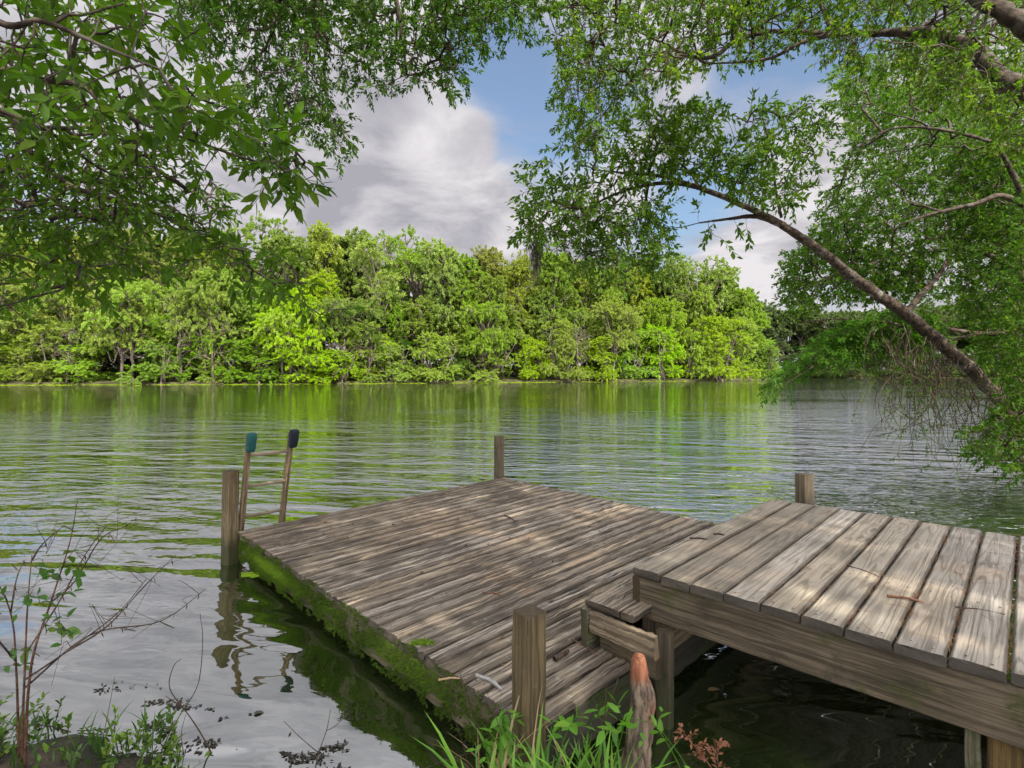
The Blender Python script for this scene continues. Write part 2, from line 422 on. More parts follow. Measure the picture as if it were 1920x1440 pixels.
M['leaf_fern'] = leaf_mat('feathery_leaf', (.038, .11, .012), (.065, .16, .016), (.12, .21, .024), .5, .5, .12)
M['far_shrub'] = leaf_mat('bright_shrub_leaf', (.15, .27, .016), (.21, .34, .020), (.30, .40, .05), .52, .5, .15, .8)
M['far_tree'] = leaf_mat('far_tree_leaf', (.11, .19, .022), (.165, .255, .032), (.24, .31, .05), .50, .5, .15, .8)
M['far_inlet'] = leaf_mat('hazed_inlet_leaf', (.055, .09, .028), (.08, .125, .036), (.11, .155, .045), .4, .5, .2, .6)  # distance haze put into the leaf colour: darker, less saturated green
M['far_olive'] = leaf_mat('olive_cypress_leaf', (.13, .195, .016), (.19, .25, .022), (.27, .31, .04), .50, .55, .2, .8)
M['weed'] = leaf_mat('weed_leaf', (.06, .17, .015), (.11, .27, .022), (.2, .34, .04), .45)
M['straw'] = leaf_mat('dry_grass_blade', (.16, .10, .05), (.24, .17, .09), (.32, .25, .14), .3, .7, .1)
M['weed_dark'] = leaf_mat('dark_weed_leaf', (.03, .085, .014), (.055, .14, .02), (.13, .2, .035), .42)
M['weed_mix'] = leaf_mat('mixed_weed_leaf', (.03, .07, .012), (.075, .15, .018), (.17, .26, .035), .45)
M['red_weed'] = leaf_mat('reddish_weed_leaf', (.16, .05, .03), (.25, .1, .06), (.28, .17, .09), .35)
M['bark'] = bark_mat('grey_bark', (.024, .018, .013), (.085, .066, .05), (.19, .175, .15), .35, 14.0)
M['bark_lean'] = bark_mat('lichened_bark', (.020, .014, .010), (.075, .056, .04), (.24, .22, .19), .5, 18.0)
M['bark_far'] = bark_mat('pale_far_bark', (.06, .048, .036), (.14, .115, .09), (.25, .22, .19), .4, 2.0)
M['twig'] = bark_mat('brown_twig', (.038, .025, .018), (.08, .056, .04), (.3, .27, .22), .2, 20)
M['redstem'] = bark_mat('red_brown_stem', (.10, .045, .028), (.20, .10, .06), (.3, .22, .15), .3, 30)
M['darkstem'] = bark_mat('dark_red_stem', (.045, .024, .016), (.12, .062, .04), (.2, .17, .13), .3, 30)
M['moss'] = leaf_mat('moss', (.045, .078, .012), (.09, .15, .018), (.20, .32, .03), .35, .9, .05)
M['spanish'] = leaf_mat('hanging_moss', (.10, .095, .075), (.15, .14, .115), (.2, .19, .16), .3, .9, .05)
M['needle'] = leaf_mat('dry_needle', (.15, .065, .03), (.23, .11, .055), (.32, .2, .12), .2, .7, .1)
M['mud'] = None

# ------------------------------------------------------------------ water
def water_mat():
    m, k = mat('lake_water')
    pos = k.n('ShaderNodeNewGeometry').outputs['Position']; x, y, z = k.sep(pos)
    # ripple coordinates: crests lie across the wind, tilted a little
    a = R(-9)
    xr = k.math('ADD', k.math('MULTIPLY', x, math.cos(a)), k.math('MULTIPLY', y, math.sin(a)))
    yr = k.math('ADD', k.math('MULTIPLY', x, -math.sin(a)), k.math('MULTIPLY', y, math.cos(a)))
    n1 = k.noise(k.comb(k.math('MULTIPLY', xr, 3.0), k.math('MULTIPLY', yr, 7.0), 0), 1.0, 2.5, .5, .25)
    n2 = k.noise(k.comb(k.math('MULTIPLY', xr, .55), k.math('MULTIPLY', yr, 1.5), 7.0), 1.0, 2.0, .5, .3)
    n3 = k.noise(k.comb(k.math('MULTIPLY', xr, 6.0), k.math('MULTIPLY', yr, 10.0), 3.0), 1.0, 2.0, .5, .2)
    # calm in the lee of the near bank, livelier further out
    calm = k.rng(k.math('ADD', y, k.math('MULTIPLY', x, .25)), 2.6, 6.5, .10, 1.0)
    far = k.rng(y, 6.0, 30.0, 1.0, .24)
    gust = k.rng(k.noise(k.comb(k.math('MULTIPLY', x, .10), k.math('MULTIPLY', y, .16), 0), 1.0, 2.0), .35, .65, .35, 1.25)
    amp = k.math('MULTIPLY', k.math('MULTIPLY', calm, far), gust)
    h = k.math('ADD', k.math('MULTIPLY', n1, .064), k.math('MULTIPLY', n3, .016))
    h = k.math('MULTIPLY', h, amp)
    h = k.math('ADD', h, k.math('MULTIPLY', n2, k.math('MULTIPLY', k.rng(y, 2.0, 8.0, .075, .15), far)))
    nb = bump(k, h, 1.0, 1.0)
    deep = k.mix(k.noise(pos, .7, 3.0), (.008, .017, .003), (.016, .029, .004))
    b1 = k.n('ShaderNodeBsdfDiffuse'); k.put(b1.inputs['Color'], deep)
    gl = k.n('ShaderNodeBsdfGlossy'); k.put(gl.inputs['Roughness'], .02); k.put(gl.inputs['Color'], (.95, .96, 1.0, 1)); k.put(gl.inputs['Normal'], nb)
    fr = k.n('ShaderNodeFresnel'); fr.inputs['IOR'].default_value = 1.33; k.put(fr.inputs['Normal'], nb)
    fac = k.rng(fr.outputs[0], 0.02, 0.5, .37, .97, False)
    ms = k.n('ShaderNodeMixShader'); k.put(ms.inputs[0], fac)
    k.t.links.new(b1.outputs[0], ms.inputs[1]); k.t.links.new(gl.outputs[0], ms.inputs[2])
    out(k, ms); return m
wb = MB()
wb.add([(-700, -60, 0), (700, -60, 0), (700, 900, 0), (-700, 900, 0)], [[(0, 1, 2, 3)]])
tag(wb.build('water', water_mat()), kind='structure')

# ------------------------------------------------------------------ ground
def shore_y(x):
    """near bank: land where y < shore_y"""
    return np.interp(x, [-30, -2.6, -1.5, -1.1, -0.4, -0.15, 0.05, 0.42, 0.62, 2.2, 3.2, 4.2, 7.6, 9.2, 30, 60],
                     [2.7, 2.5, 2.40, 1.7, 1.7, 2.0, 1.98, 1.92, 1.55, 1.30, 2.3, 4.0, 7.6, 9.6, 30, 62])
def ground_z(x, y):
    d = shore_y(x) - y
    # a single noisy profile: drops away under the water, climbs to a low bank
    hb = np.interp(x, [-3, -1.2, -.9, -.45, -.2, .5, .9], [.06, .05, .0, .0, .34, .34, .2])
    z = np.where(d > 0, hb * (1 - np.exp(-d * 3.2)) + .03 * d, np.maximum(-1.4, d * 1.1))
    return z
def near_ground():
    xs = np.concatenate([np.linspace(-40, -3.2, 20), np.linspace(-3.0, 3.6, 190), np.linspace(3.8, 12, 50), np.linspace(13, 80, 20)])
    ys = np.concatenate([np.linspace(-40, -1.2, 20), np.linspace(-1, 3.6, 140), np.linspace(3.8, 12, 40), np.linspace(13, 80, 30)])
    X, Y = np.meshgrid(xs, ys); Zg = ground_z(X, Y)
    nz = np.array([mnoise.fractal((a * 2.2, b * 2.2, 0), 1.0, 2.0, 5) for a, b in zip(X.ravel(), Y.ravel())]).reshape(X.shape)
    d = shore_y(X) - Y
    Zg = Zg + nz * .05 * np.clip(1.2 - np.abs(d - .1), .25, 1)
    V = np.stack([X, Y, Zg], -1).reshape(-1, 3); nx = len(xs); ny = len(ys)
    i = np.arange(ny - 1)[:, None] * nx; j = np.arange(nx - 1)[None]
    F = np.stack([i + j, i + j + 1, i + nx + j + 1, i + nx + j], -1).reshape(-1, 4)
    mb = MB(); mb.add(V, [F])
    m, k = mat('muddy_bank'); p = k.n('ShaderNodeNewGeometry').outputs['Position']; z = k.sep(p)[2]
    n1 = k.noise(p, 9.0, 8, .7); n2 = k.noise(p, 55.0, 4, .6)
    col = k.mix(k.rng(n1, .35, .65), (.030, .023, .016), (.085, .065, .042))
    col = k.mix(k.rng(n2, .55, .7), col, (.13, .10, .065))
    col = k.mix(k.rng(z, .07, .0), col, (.012, .011, .009))
    rough = k.rng(z, .0, .08, .25, .9)
    out(k, bsdf(k, col, rough, .3, bump(k, k.math('ADD', n1, k.math('MULTIPLY', n2, .4)), .8, .03)))
    M['mud'] = m
    tag(mb.build('ground', m, smooth=True), kind='structure')
near_ground()

# far bank: the waterline of the opposite shore, read at its distance
BANK = np.array([(-700, 30), (-260, 48), (-120, 58), (-62, 66), (-32, 71), (0, 82), (28, 93), (46, 104), (60, 122), (66, 150)], float)
BANK2 = np.array([(50, 162), (75, 150), (110, 140), (170, 128), (400, 110), (700, 100)], float)
def strip(name, line, depth, material):
    P = catmull(line, 8); T = nrm(np.gradient(P, axis=0)); Nn = np.stack([-T[:, 1], T[:, 0]], -1)
    prof = [(-.8, -.6), (0, -.05), (.5, .22), (2, .4), (8, .7), (30, 1.6), (depth, 3.0)]
    V = []; 
    for pi, (p, n) in enumerate(zip(P, Nn)):
        for o, z in prof:
            q = p + n * o; jz = .12 * mnoise.noise((q[0] * .6, q[1] * .6, 1)) if o > 0 else 0
            V.append((q[0], q[1], z + jz))
    n = len(prof); i = np.arange(len(P) - 1)[:, None] * n; j = np.arange(n - 1)[None]
    F = np.stack([i + j, i + n + j, i + n + j + 1, i + j + 1], -1).reshape(-1, 4)
    mb = MB(); mb.add(V, [F]); tag(mb.build(name, material, smooth=True), kind='structure')
m, k = mat('forest_floor'); p = k.n('ShaderNodeNewGeometry').outputs['Position']
out(k, bsdf(k, k.mix(k.rng(k.noise(p, .9, 6, .65), .4, .6), (.03, .028, .014), (.075, .075, .03)), .95, .1))
strip('far_bank', BANK, 160, m); strip('inlet_bank', BANK2, 200, m)

# ------------------------------------------------------------------ timber
def beam(mb, p0, p1, n, w, t, rng=RNG, nseg=14, e=.004, jit=.0012, cup=0.0, twist=0.0, endrag=0.0, r=None, edge_t=0.0):
    """board from p0 to p1 (centres of the face whose outward normal is n); w across, t deep"""
    p0 = np.asarray(p0, float); p1 = np.asarray(p1, float); n = nrm(np.asarray(n, float))
    a = nrm(p1 - p0); c = nrm(np.cross(n, a)); n = np.cross(a, c); L = np.linalg.norm(p1 - p0)
    r = rng.uniform(0, 20) if r is None else r; uo = rng.uniform(0, 30); vo = rng.uniform(0, 30)
    h = w / 2
    g_ = .004 + e * .4
    prof = np.array([(-h, -e), (-h + e, 0), (-h + e + g_, 0), (-h * .4, cup), (h * .4, cup), (h - e - g_, 0), (h - e, 0), (h, -e), (h, -t + e), (h - e, -t), (-h + e, -t), (-h, -t + e), (-h, -e)])
    per = np.concatenate([[0], np.cumsum(np.linalg.norm(np.diff(prof, axis=0), axis=1))])
    m = len(prof); ss = np.linspace(0, 1, nseg + 1)
    V = np.zeros((nseg + 1, m, 3)); UV = np.zeros((nseg + 1, m, 3))
    j1 = rng.normal(0, jit, (nseg + 1, m)); j2 = rng.normal(0, jit, (nseg + 1, m)); j1[:, -1] = j1[:, 0]; j2[:, -1] = j2[:, 0]
    bow = math.sin(rng.uniform(0, 6)) * jit * 2
    for i, s in enumerate(ss):
        q = p0 + a * (L * s)
        al = np.zeros(m)
        if i in (0, nseg) and endrag: al = rng.normal(0, endrag, m); al[-1] = al[0]
        tw = twist * (s - .5)
        cc = prof[:, 0] + j1[i] + bow * math.sin(s * 3.1); nn = prof[:, 1] + j2[i] + tw * prof[:, 0]
        V[i] = q + cc[:, None] * c + nn[:, None] * n + al[:, None] * a
        UV[i, :, 0] = uo + L * s; UV[i, :, 1] = vo + per; UV[i, :, 2] = r
    I = np.arange(nseg)[:, None] * m; J = np.arange(m - 1)[None]
    F = np.stack([I + J, I + J + 1, I + m + J + 1, I + m + J], -1).reshape(-1, 4)
    V2 = V.reshape(-1, 3); U2 = UV.reshape(-1, 3)
    et = np.zeros(m); et[[0, 1, 6, 7]] = edge_t; et[-1] = edge_t
    mb.add(V2, [F[:, ::-1]], U2, np.tile(et, nseg + 1))
    for i, rev in ((0, False), (nseg, True)):
        idx = np.arange(m - 1); Vc = V[i][:-1]; cen = Vc.mean(0, keepdims=True)
        U = np.stack([np.full(m, uo), vo + np.linspace(0, .02, m), np.full(m, r)], -1)
        tri = np.stack([idx, (idx + 1) % (m - 1), np.full(m - 1, m - 1)], -1)
        mb.add(np.vstack([Vc, cen]), [tri[:, ::-1] if rev else tri], U, 1.0)

def V3(x, y, z): return np.array((x, y, z), float)
UP = V3(0, 0, 1)
def one_beam(name, material, root, *a, **kw):
    mb = MB(); beam(mb, *a, **kw); return part(mb, name, material, root)

# ---- the low swimming platform
ZL = .29
A, B, Cc, D = V3(-2.285, 4.54, ZL), V3(-.135, 6.86, ZL), V3(2.30, 4.22, ZL), V3(.095, 2.03, ZL)
dock = empty('swimming_dock', (0, 4.4, 0), 'low square wooden platform of rough weathered planks with mossy sides', 'dock')
mb = MB(); NPL = 33
ab = lambda s, t: (A * (1 - s) + D * s) * (1 - t) + (B * (1 - s) + Cc * s) * t
for i in range(NPL):
    s = (i + .5) / NPL
    p0, p1 = ab(s, 0), ab(s, 1); w = np.linalg.norm(D - A) / NPL
    dz = random.uniform(-.004, .004)
    ext = nrm(p1 - p0)
    beam(mb, p0 - ext * random.uniform(.0, .02) + UP * dz, p1 + ext * random.uniform(0, .02) + UP * dz, UP, w - random.uniform(.009, .016), .036,
         nseg=46, e=.009, edge_t=.95, jit=.0022, cup=random.uniform(-.002, .003), twist=random.uniform(-.03, .03), endrag=.006)
for i in range(NPL):
    for t in (.012, .335, .66, .988):
        for c_ in (.3, .7):
            p = ab((i + c_) / NPL, t + random.uniform(-.004, .004)) + UP * .0065; an = np.arange(6) * math.pi / 3
            mb.add(p + .0055 * (np.cos(an)[:, None] * V3(1, 0, 0) + np.sin(an)[:, None] * V3(0, 1, 0)), [np.array([(0, 1, 2, 5), (5, 2, 3, 4)])], np.zeros((6, 3)), 1.0)
part(mb, 'deck', M['deck'], dock)
H = .185
def edge(P, Q, inset=.012):
    o = nrm(np.cross(UP, Q - P)); return P, Q, o
cen = (A + B + Cc + D) / 4
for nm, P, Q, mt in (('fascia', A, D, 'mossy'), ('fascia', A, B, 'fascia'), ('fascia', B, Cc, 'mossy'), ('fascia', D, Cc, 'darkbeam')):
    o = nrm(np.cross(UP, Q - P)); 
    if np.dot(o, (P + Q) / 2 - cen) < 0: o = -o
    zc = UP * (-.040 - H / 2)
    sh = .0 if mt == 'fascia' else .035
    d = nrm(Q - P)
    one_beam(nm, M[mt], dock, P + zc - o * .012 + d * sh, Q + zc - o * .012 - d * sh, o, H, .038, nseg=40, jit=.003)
dirAD = nrm(D - A)
fz = lambda p, z: V3(p[0], p[1], z)
def post(root, c, ztop, zbot, mt='post', size=.092, ang=0.0, lean=(0, 0)):
    n = V3(math.cos(ang), math.sin(ang), 0)
    mb = MB()
    beam(mb, V3(c[0], c[1], zbot) + n * size / 2 - V3(lean[0], lean[1], 0), V3(c[0], c[1], ztop) + n * size / 2, n, size, size, nseg=24, e=.005, jit=.0012)
    return part(mb, 'post', M[mt], root)
post(dock, (-2.378, 4.60), .785, -.8, ang=R(-30), size=.098, lean=(.02, 0))
post(dock, (-.165, 6.98), .80, -.8, ang=R(-52), size=.095)
post(dock, (2.345, 4.36), .80, -.8, ang=R(-70), size=.10)
post(dock, (.062, 1.945), .765, -.3, ang=R(-48), size=.090)
for s in (.54,):
    q = A * (1 - s) + D * s; post(dock, (q[0] + .09, q[1] + .06), .10, -.8, mt='mossy', ang=R(-45))

# moss growing on the side of the platform: many short blades
mb = MB(); rg = np.random.default_rng(3); o = nrm(np.cross(D - A, UP)); o = o if np.dot(o, A - cen) > 0 else -o
n = 26000; s = rg.beta(1.0, 1.15, n); hh = rg.uniform(0, 1, n) ** .8
P = A + (D - A) * s[:, None] + o * .013 - UP * (.036 + H * hh)[:, None]
dens = np.array([mnoise.fractal((a * 9, b * 2.2, 4.0), 1, 2, 4) for a, b in zip(s * 3.4, hh)])
bright = np.exp(-((s - .22) / .15) ** 2) * np.exp(-((hh - .35) / .35) ** 2) + .55 * np.exp(-((s - .75) / .09) ** 2) * (hh < .6)
keep = (dens + bright * .9 + .12 - .35 * np.maximum(hh - .55, 0) > .02) & (s > .02)
P = P[keep]; br = bright[keep]; n = len(P)
Dd = o + rg.normal(0, .6, (n, 3)) - UP * .3
tn = np.clip(br * .95 + rg.uniform(-.25, .35, n) * .6 + .12, 0, 1)
leaves(mb, P, Dd, UP + rg.normal(0, .5, (n, 3)), rg.uniform(.008, .022, n), rg.uniform(.004, .008, n), tn)
# tufts along the plank ends
n = 3500; s = rg.uniform(0, 1, n); q = A + (D - A) * s[:, None] + o * rg.uniform(.0, .02, n)[:, None] + UP * rg.uniform(-.03, -.006, n)[:, None]
kk = np.array([mnoise.noise((a * 22, 0, 9.0)) for a in s]) > -.05
q = q[kk]; n = len(q)
leaves(mb, q, o * .5 + UP * .8 + rg.normal(0, .6, (n, 3)), o + rg.normal(0, .5, (n, 3)), rg.uniform(.008, .02, n), rg.uniform(.004, .007, n), rg.uniform(0, .6, n))
part(mb, 'moss', M['moss'], dock)

# a bright moss tuft on the deck edge
c0 = W3(792, 1208, 1020 * (EYE - ZL) / (1208 - HZ)); mb = MB(); n = 420; th = np.linspace(0, 2 * np.pi, 14, endpoint=False)
mb.add(np.vstack([c0 + np.stack([.055 * np.cos(th), .028 * np.sin(th), np.full(14, .001)], -1), c0 + UP * .008]), [np.stack([np.arange(14), (np.arange(14) + 1) % 14, np.full(14, 14)], -1)], None, .6)
q = c0 + np.stack([rg.normal(0, .026, n), rg.normal(0, .014, n), rg.uniform(.0, .008, n)], -1)
leaves(mb, q, UP + rg.normal(0, .7, (n, 3)), rg.normal(0, 1, (n, 3)), rg.uniform(.008, .02, n), rg.uniform(.004, .008, n), rg.uniform(.65, 1, n))
mt = mb.build('moss_tuft', M['moss'], origin=c0); tag(mt, 'small yellow-green moss tuft on the near left plank ends of the low dock', 'moss')

# ---- the higher boardwalk
ZU = .67
d1 = nrm(V3(969, 1020, 0)); d2 = nrm(V3(1020, -969, 0))
P1 = V3(.583, 2.648, ZU); LU = 1.973; PW = .1505; NU = 19
walk = empty('boardwalk', (1.9, 2.6, 0), 'raised grey boardwalk of wide smooth planks with a deep side beam', 'boardwalk')
mb = MB()
for i in range(NU):
    q = P1 + d2 * (PW * (i + .5)) + UP * random.uniform(-.003, .003)
    wj = random.uniform(.006, .013)
    beam(mb, q - d1 * random.uniform(-.006, .010), q + d1 * (LU + random.uniform(-.012, .012)), UP, PW - wj, .038, nseg=40, e=.006, edge_t=.8, jit=.0009,
         cup=random.uniform(-.001, .0025), twist=random.uniform(-.015, .015), endrag=.002)
for i in range(NU):
    for u in (.03, .62, 1.22, LU - .03):
        for c_ in (.28, .74):
            p = P1 + d2 * (PW * (i + c_ + random.uniform(-.03, .03))) + d1 * (u + random.uniform(-.012, .012)) + UP * .0042
            an = np.arange(6) * math.pi / 3; q = p + .0048 * (np.cos(an)[:, None] * d1 + np.sin(an)[:, None] * d2)
            mb.add(q, [np.array([(0, 1, 2, 5), (5, 2, 3, 4)])], np.zeros((6, 3)), 1.0)
part(mb, 'deck', M['walk'], walk)
zf = UP * (-.041); HF = .19; LW = NU * PW
one_beam('fascia', M['fascia'], walk, P1 + zf - UP * HF / 2 + d1 * .008 + d2 * .04, P1 + zf - UP * HF / 2 + d1 * .008 + d2 * LW, -d1, HF, .038, nseg=40, jit=.001)
one_beam('fascia', M['fascia'], walk, P1 + zf - UP * HF / 2 + d2 * .002 + d1 * .006, P1 + zf - UP * HF / 2 + d2 * .002 + d1 * LU, -d2, HF, .036, nseg=30, jit=.001)
one_beam('fascia', M['fascia'], walk, P1 + zf - UP * HF / 2 + d1 * (LU - .01) + d2 * .04, P1 + zf - UP * HF / 2 + d1 * (LU - .01) + d2 * LW, d1, HF, .038, nseg=20)
# bearer below the left side and the legs
zb = P1 - UP * (.041 + HF + .008)
one_beam('beam', M['post'], walk, zb + d2 * .115 + d1 * .02 - UP * .08, zb + d2 * .115 + d1 * LU - UP * .08, -d2, .16, .04, nseg=20)
def leg(c, ztop, w, t, mt, ang):
    n = -d1; mb = MB(); beam(mb, V3(c[0], c[1], -.6) + n * t / 2, V3(c[0], c[1], ztop) + n * t / 2, n, w, t, nseg=16, jit=.001)
    return part(mb, 'leg', M[mt], walk)
q = P1 + d2 * .192 - d1 * .03; leg(q, .432, .07, .045, 'post', 0)
q = P1 + d2 * .07 + d1 * .07; leg(q, .44, .085, .05, 'post', 0)
q = P1 + d2 * 1.265 + d1 * .08; leg(q, .435, .04, .085, 'mossy', 0)
q = P1 + d2 * 1.345 + d1 * .10; leg(q, .435, .09, .09, 'fascia', 0)
q = P1 + d2 * .15 + d1 * 1.8; leg(q, .435, .09, .09, 'post', 0)
q = P1 + d2 * 1.4 + d1 * 1.8; leg(q, .435, .09, .09, 'post', 0)

# ---- the step between them
S1 = V3(.339, 2.64, .512)
step = empty('wooden_step', (S1[0] + .2, S1[1], ZL), 'worn wooden step box between the low dock and the raised boardwalk', 'step')
mb = MB(); sw = .40
for off, tw_ in ((.10, .192), (.238, .07)):
    q = S1 + d2 * off + d1 * .02
    beam(mb, q, q + d1 * 1.3, UP, tw_, .036, nseg=30, e=.005, jit=.002, endrag=.004)
part(mb, 'tread', M['deck'], step)
zt = S1 - UP * .038
one_beam('side_board', M['mossy'], step, zt + d1 * .0 - UP * .09 - d2 * .004, zt + d1 * 1.3 - UP * .09 - d2 * .004, -d2, .178, .036, nseg=24, jit=.002)
one_beam('end_board', M['worn'], step, zt + d2 * .036 + d1 * .012 - UP * .060 , zt + d2 * .395 - d1 * .01 - UP * .060, -d1, .10, .034, nseg=24, jit=.0016, endrag=.003)
one_beam('end_board', M['fascia'], step, zt + d2 * .075 + d1 * .045 - UP * .160, zt + d2 * .385 + d1 * .02 - UP * .165, -d1, .095, .034, nseg=24, jit=.002)

# ---- ladder with padded caps
dAB = nrm(B - A); oAB = nrm(V3(-dAB[1], dAB[0], 0))
lad = empty('swim_ladder', tuple(fz(A + dAB * .2 + oAB * .05, 0)), 'slim brown swim ladder with two padded caps at the dock corner', 'ladder')
feet = []
for s, capc in ((.055, 'a'), (.395, 'b')):
    base = fz(A + dAB * s, -.45) + oAB * .20; top = fz(A + dAB * (s + (.02 if capc == 'a' else .045)), 1.06) - oAB * .06
    one_beam('rail', M['ladder'], lad, base - dAB * .0, top, -oAB, .036, .06, nseg=20, e=.006)
    feet.append((base, top))
for tz in (-.16, .11, .38, .645, .915):
    pr = [b + (t - b) * ((tz + .45) / 1.51) for b, t in feet]
    mb = MB(); tube(mb, catmull([pr[0] + oAB * .03, (pr[0] + pr[1]) / 2 + oAB * .03 - UP * .004, pr[1] + oAB * .03], 8), [.014, .015, .014], 8, .06, 0, int(tz * 100) + 60)
    part(mb, 'rung', M['ladder'], lad, True)
def cap(c, ax, h, w1, w2, mt):
    mb = MB(); rows = []
    prof = [(0, .62), (.04, .82), (.2, .95), (.6, 1.0), (.85, .98), (.95, .88), (1.0, .62)]
    m = 16; V = []
    for z, sc in prof:
        for jj in range(m):
            th = 2 * math.pi * jj / m; cx, sx_ = math.cos(th), math.sin(th); p_ = 4.5
            rr = (abs(cx) ** p_ + abs(sx_) ** p_) ** (-1 / p_)
            V.append(c + ax * (h * z) + dAB * (w1 / 2 * sc * rr * cx) + oAB * (w2 / 2 * sc * rr * sx_ * (1 - .18 * (1 - z))))
    i = np.arange(len(prof) - 1)[:, None] * m; j = np.arange(m)[None]; j2 = (j + 1) % m
    F = np.stack([i + j, i + j2, i + m + j2, i + m + j], -1).reshape(-1, 4)
    V = np.array(V + [c, c + ax * h * 1.015]); nn = len(prof) * m
    jj = np.arange(m)
    mb.add(V, [F, np.stack([(jj + 1) % m, jj, np.full(m, nn)], -1), np.stack([nn - m + jj, nn - m + (jj + 1) % m, np.full(m, nn + 1)], -1)])
    return part(mb, 'cap', mt, lad, True)
teal = plain('teal_foam', (.014, .068, .062), .75, .2, .25, 25, .4); navy = plain('navy_foam', (.010, .016, .022), .75, .2, .25, 25, .4)
for (b, t), mt_, lb in zip(feet, (teal, navy), ('teal padded cap', 'dark navy padded cap')):
    ax = nrm(t - b); tag(cap(t - ax * .115 - oAB * .02, ax, .165, .07, .095, mt_), lb)

# ---- cypress knee (the stump at the bottom)
kb = W3(1190, 1460, 1.78); kt = W3(1201, 1232, 1.80)
knee = empty('cypress_knee', tuple(W3(1190, 1500, 1.78)), 'knobbly grey cypress knee with a raw orange top in front of the step', 'tree stump')
pts = [W3(1184, 1560, 1.76), W3(1190, 1460, 1.78), W3(1197, 1400, 1.79), W3(1203, 1340, 1.80), W3(1205, 1305, 1.8), W3(1199, 1270, 1.80), W3(1198, 1240, 1.8), W3(1198, 1228, 1.8)]
mb = MB(); tube(mb, catmull(pts, 7), [.062, .047, .043, .042, .041, .030, .025, .016], 14, .035, 0, 3)
m, k = mat('knee_bark'); p = k.n('ShaderNodeNewGeometry').outputs['Position']; z = k.sep(p)[2]
n1 = k.noise(k.vmath('MULTIPLY', p, (60, 60, 14)), 1.0, 6, .65, .4)
n2 = k.noise(p, 9, 4, .6)
col = k.mix(k.rng(n1, .38, .66), (.06, .045, .033), (.24, .185, .13))
raw = k.mix(k.rng(n1, .4, .6), (.16, .062, .034), (.29, .125, .07))
zt_ = W3(1200, 1272, 1.8)[2]
top = k.rng(k.math('ADD', z, k.math('MULTIPLY', n2, .07)), zt_ + .01, zt_ + .05)
side = k.math('MULTIPLY', k.rng(k.sep(p)[0], .425, .455), k.rng(n2, .45, .62))
col = k.mix(k.math('MAXIMUM', top, k.math('MULTIPLY', side, .7)), col, raw)
out(k, bsdf(k, col, .85, .15, bump(k, n1, .8, .008)))
part(mb, 'stump', m, knee, True)

# ------------------------------------------------------------------ foliage builders
def tree(name, label, cat, base, limbs, groups, bark, leafm, seed, group=None, alpha=.3, r0=.0035, tubes=7, extra=None, sides=4):
    """limbs: [(points, radii)], groups: list of dict(C=..., kw) of sprays"""
    rg = np.random.default_rng(seed)
    root = empty(name, tuple(base), label, cat, group)
    tb, lb = MB(), MB(); nodes = []
    for i, (pts, rad) in enumerate(limbs):
        cpts = catmull(pts, 7)
        cpts[1:-1] += rg.normal(0, 1, cpts[1:-1].shape) * np.interp(np.linspace(0, 1, len(cpts)), np.linspace(0, 1, len(rad)), rad)[1:-1, None] * .07
        tube(tb, cpts, rad, tubes if rad[0] < .04 else 12, .05, 0, seed + i); 
        nodes.append(cpts[max(1, len(cpts) // 6):] if i == 0 else cpts)
    nodes = np.concatenate(nodes)
    C = np.concatenate([g['C'] for g in groups]); al, par, cnt, call = grow(nodes, C, alpha)
    P0 = al[par]; rad = r0 * np.sqrt(np.minimum(cnt, 60)); m = len(nodes)
    pr = np.where(par >= m, r0 * np.sqrt(np.minimum(call[par], 60)), rad)
    segs(tb, P0, C, np.minimum(pr, rad * 1.4), rad, sides, .07, rg)
    i0 = 0
    for g in groups:
        n = len(g['C']); i1 = i0 + n
        Dv = nrm(C[i0:i1] - P0[i0:i1]) + rg.normal(0, g.get('rand', .55), (n, 3)) + np.array(g.get('pull', (0, 0, -.15)))
        kw = {a: b for a, b in g.items() if a not in ('C', 'rand', 'pull', 'L')}
        sprays(lb, tb, C[i0:i1], Dv, rg.uniform(.7, 1.25, n) * g['L'], rng=rg, **kw); i0 = i1
    part(tb, 'trunk', bark, root); part(lb, 'crown', leafm, root)
    return root

# ---- big-leaved tree whose branches reach in from the left
rg = np.random.default_rng(21)
L_ = lambda *q: np.array([W3(*p) for p in q])
limbs = [
    (np.array([(-3.5, 1.3, -.1), (-3.35, 1.4, 1.2), (-3.15, 1.6, 2.4), (-2.7, 1.9, 3.6), (-2.2, 2.2, 4.6)]), [.15, .12, .10, .07, .04]),
    (np.vstack([(-3.2, 1.55, 2.1), L_((-60, 140, 2.5), (60, 150, 2.5), (150, 160, 2.55), (200, 200, 2.6), (280, 236, 2.65), (375, 268, 2.7), (480, 302, 2.75), (560, 305, 2.8), (610, 350, 2.85))]), [.032, .022, .017, .012, .010, .008, .007, .006, .004, .003]),
    (np.vstack([(-3.25, 1.5, 1.7), L_((-60, 215, 2.8), (50, 280, 2.9), (100, 325, 3.0), (150, 355, 3.05), (270, 390, 3.1), (350, 430, 3.2), (425, 475, 3.25), (535, 545, 3.4))]), [.03, .022, .018, .016, .014, .011, .009, .007, .004]),
    (np.vstack([(-3.25, 1.5, 1.5), L_((-40, 330, 3.1), (50, 345, 3.1), (75, 390, 3.15), (110, 430, 3.2), (150, 500, 3.3))]), [.022, .016, .012, .010, .007, .004]),
    (L_((-40, 190, 2.6), (80, 240, 2.7), (130, 275, 2.8), (220, 330, 3.0), (330, 330, 3.2)), [.014, .011, .009, .006, .004]),
    (np.vstack([(-2.7, 1.9, 3.6), L_((-40, 20, 2.2), (80, 40, 2.15), (200, 90, 2.15), (300, 130, 2.2))]), [.03, .015, .010, .007, .004]),
]
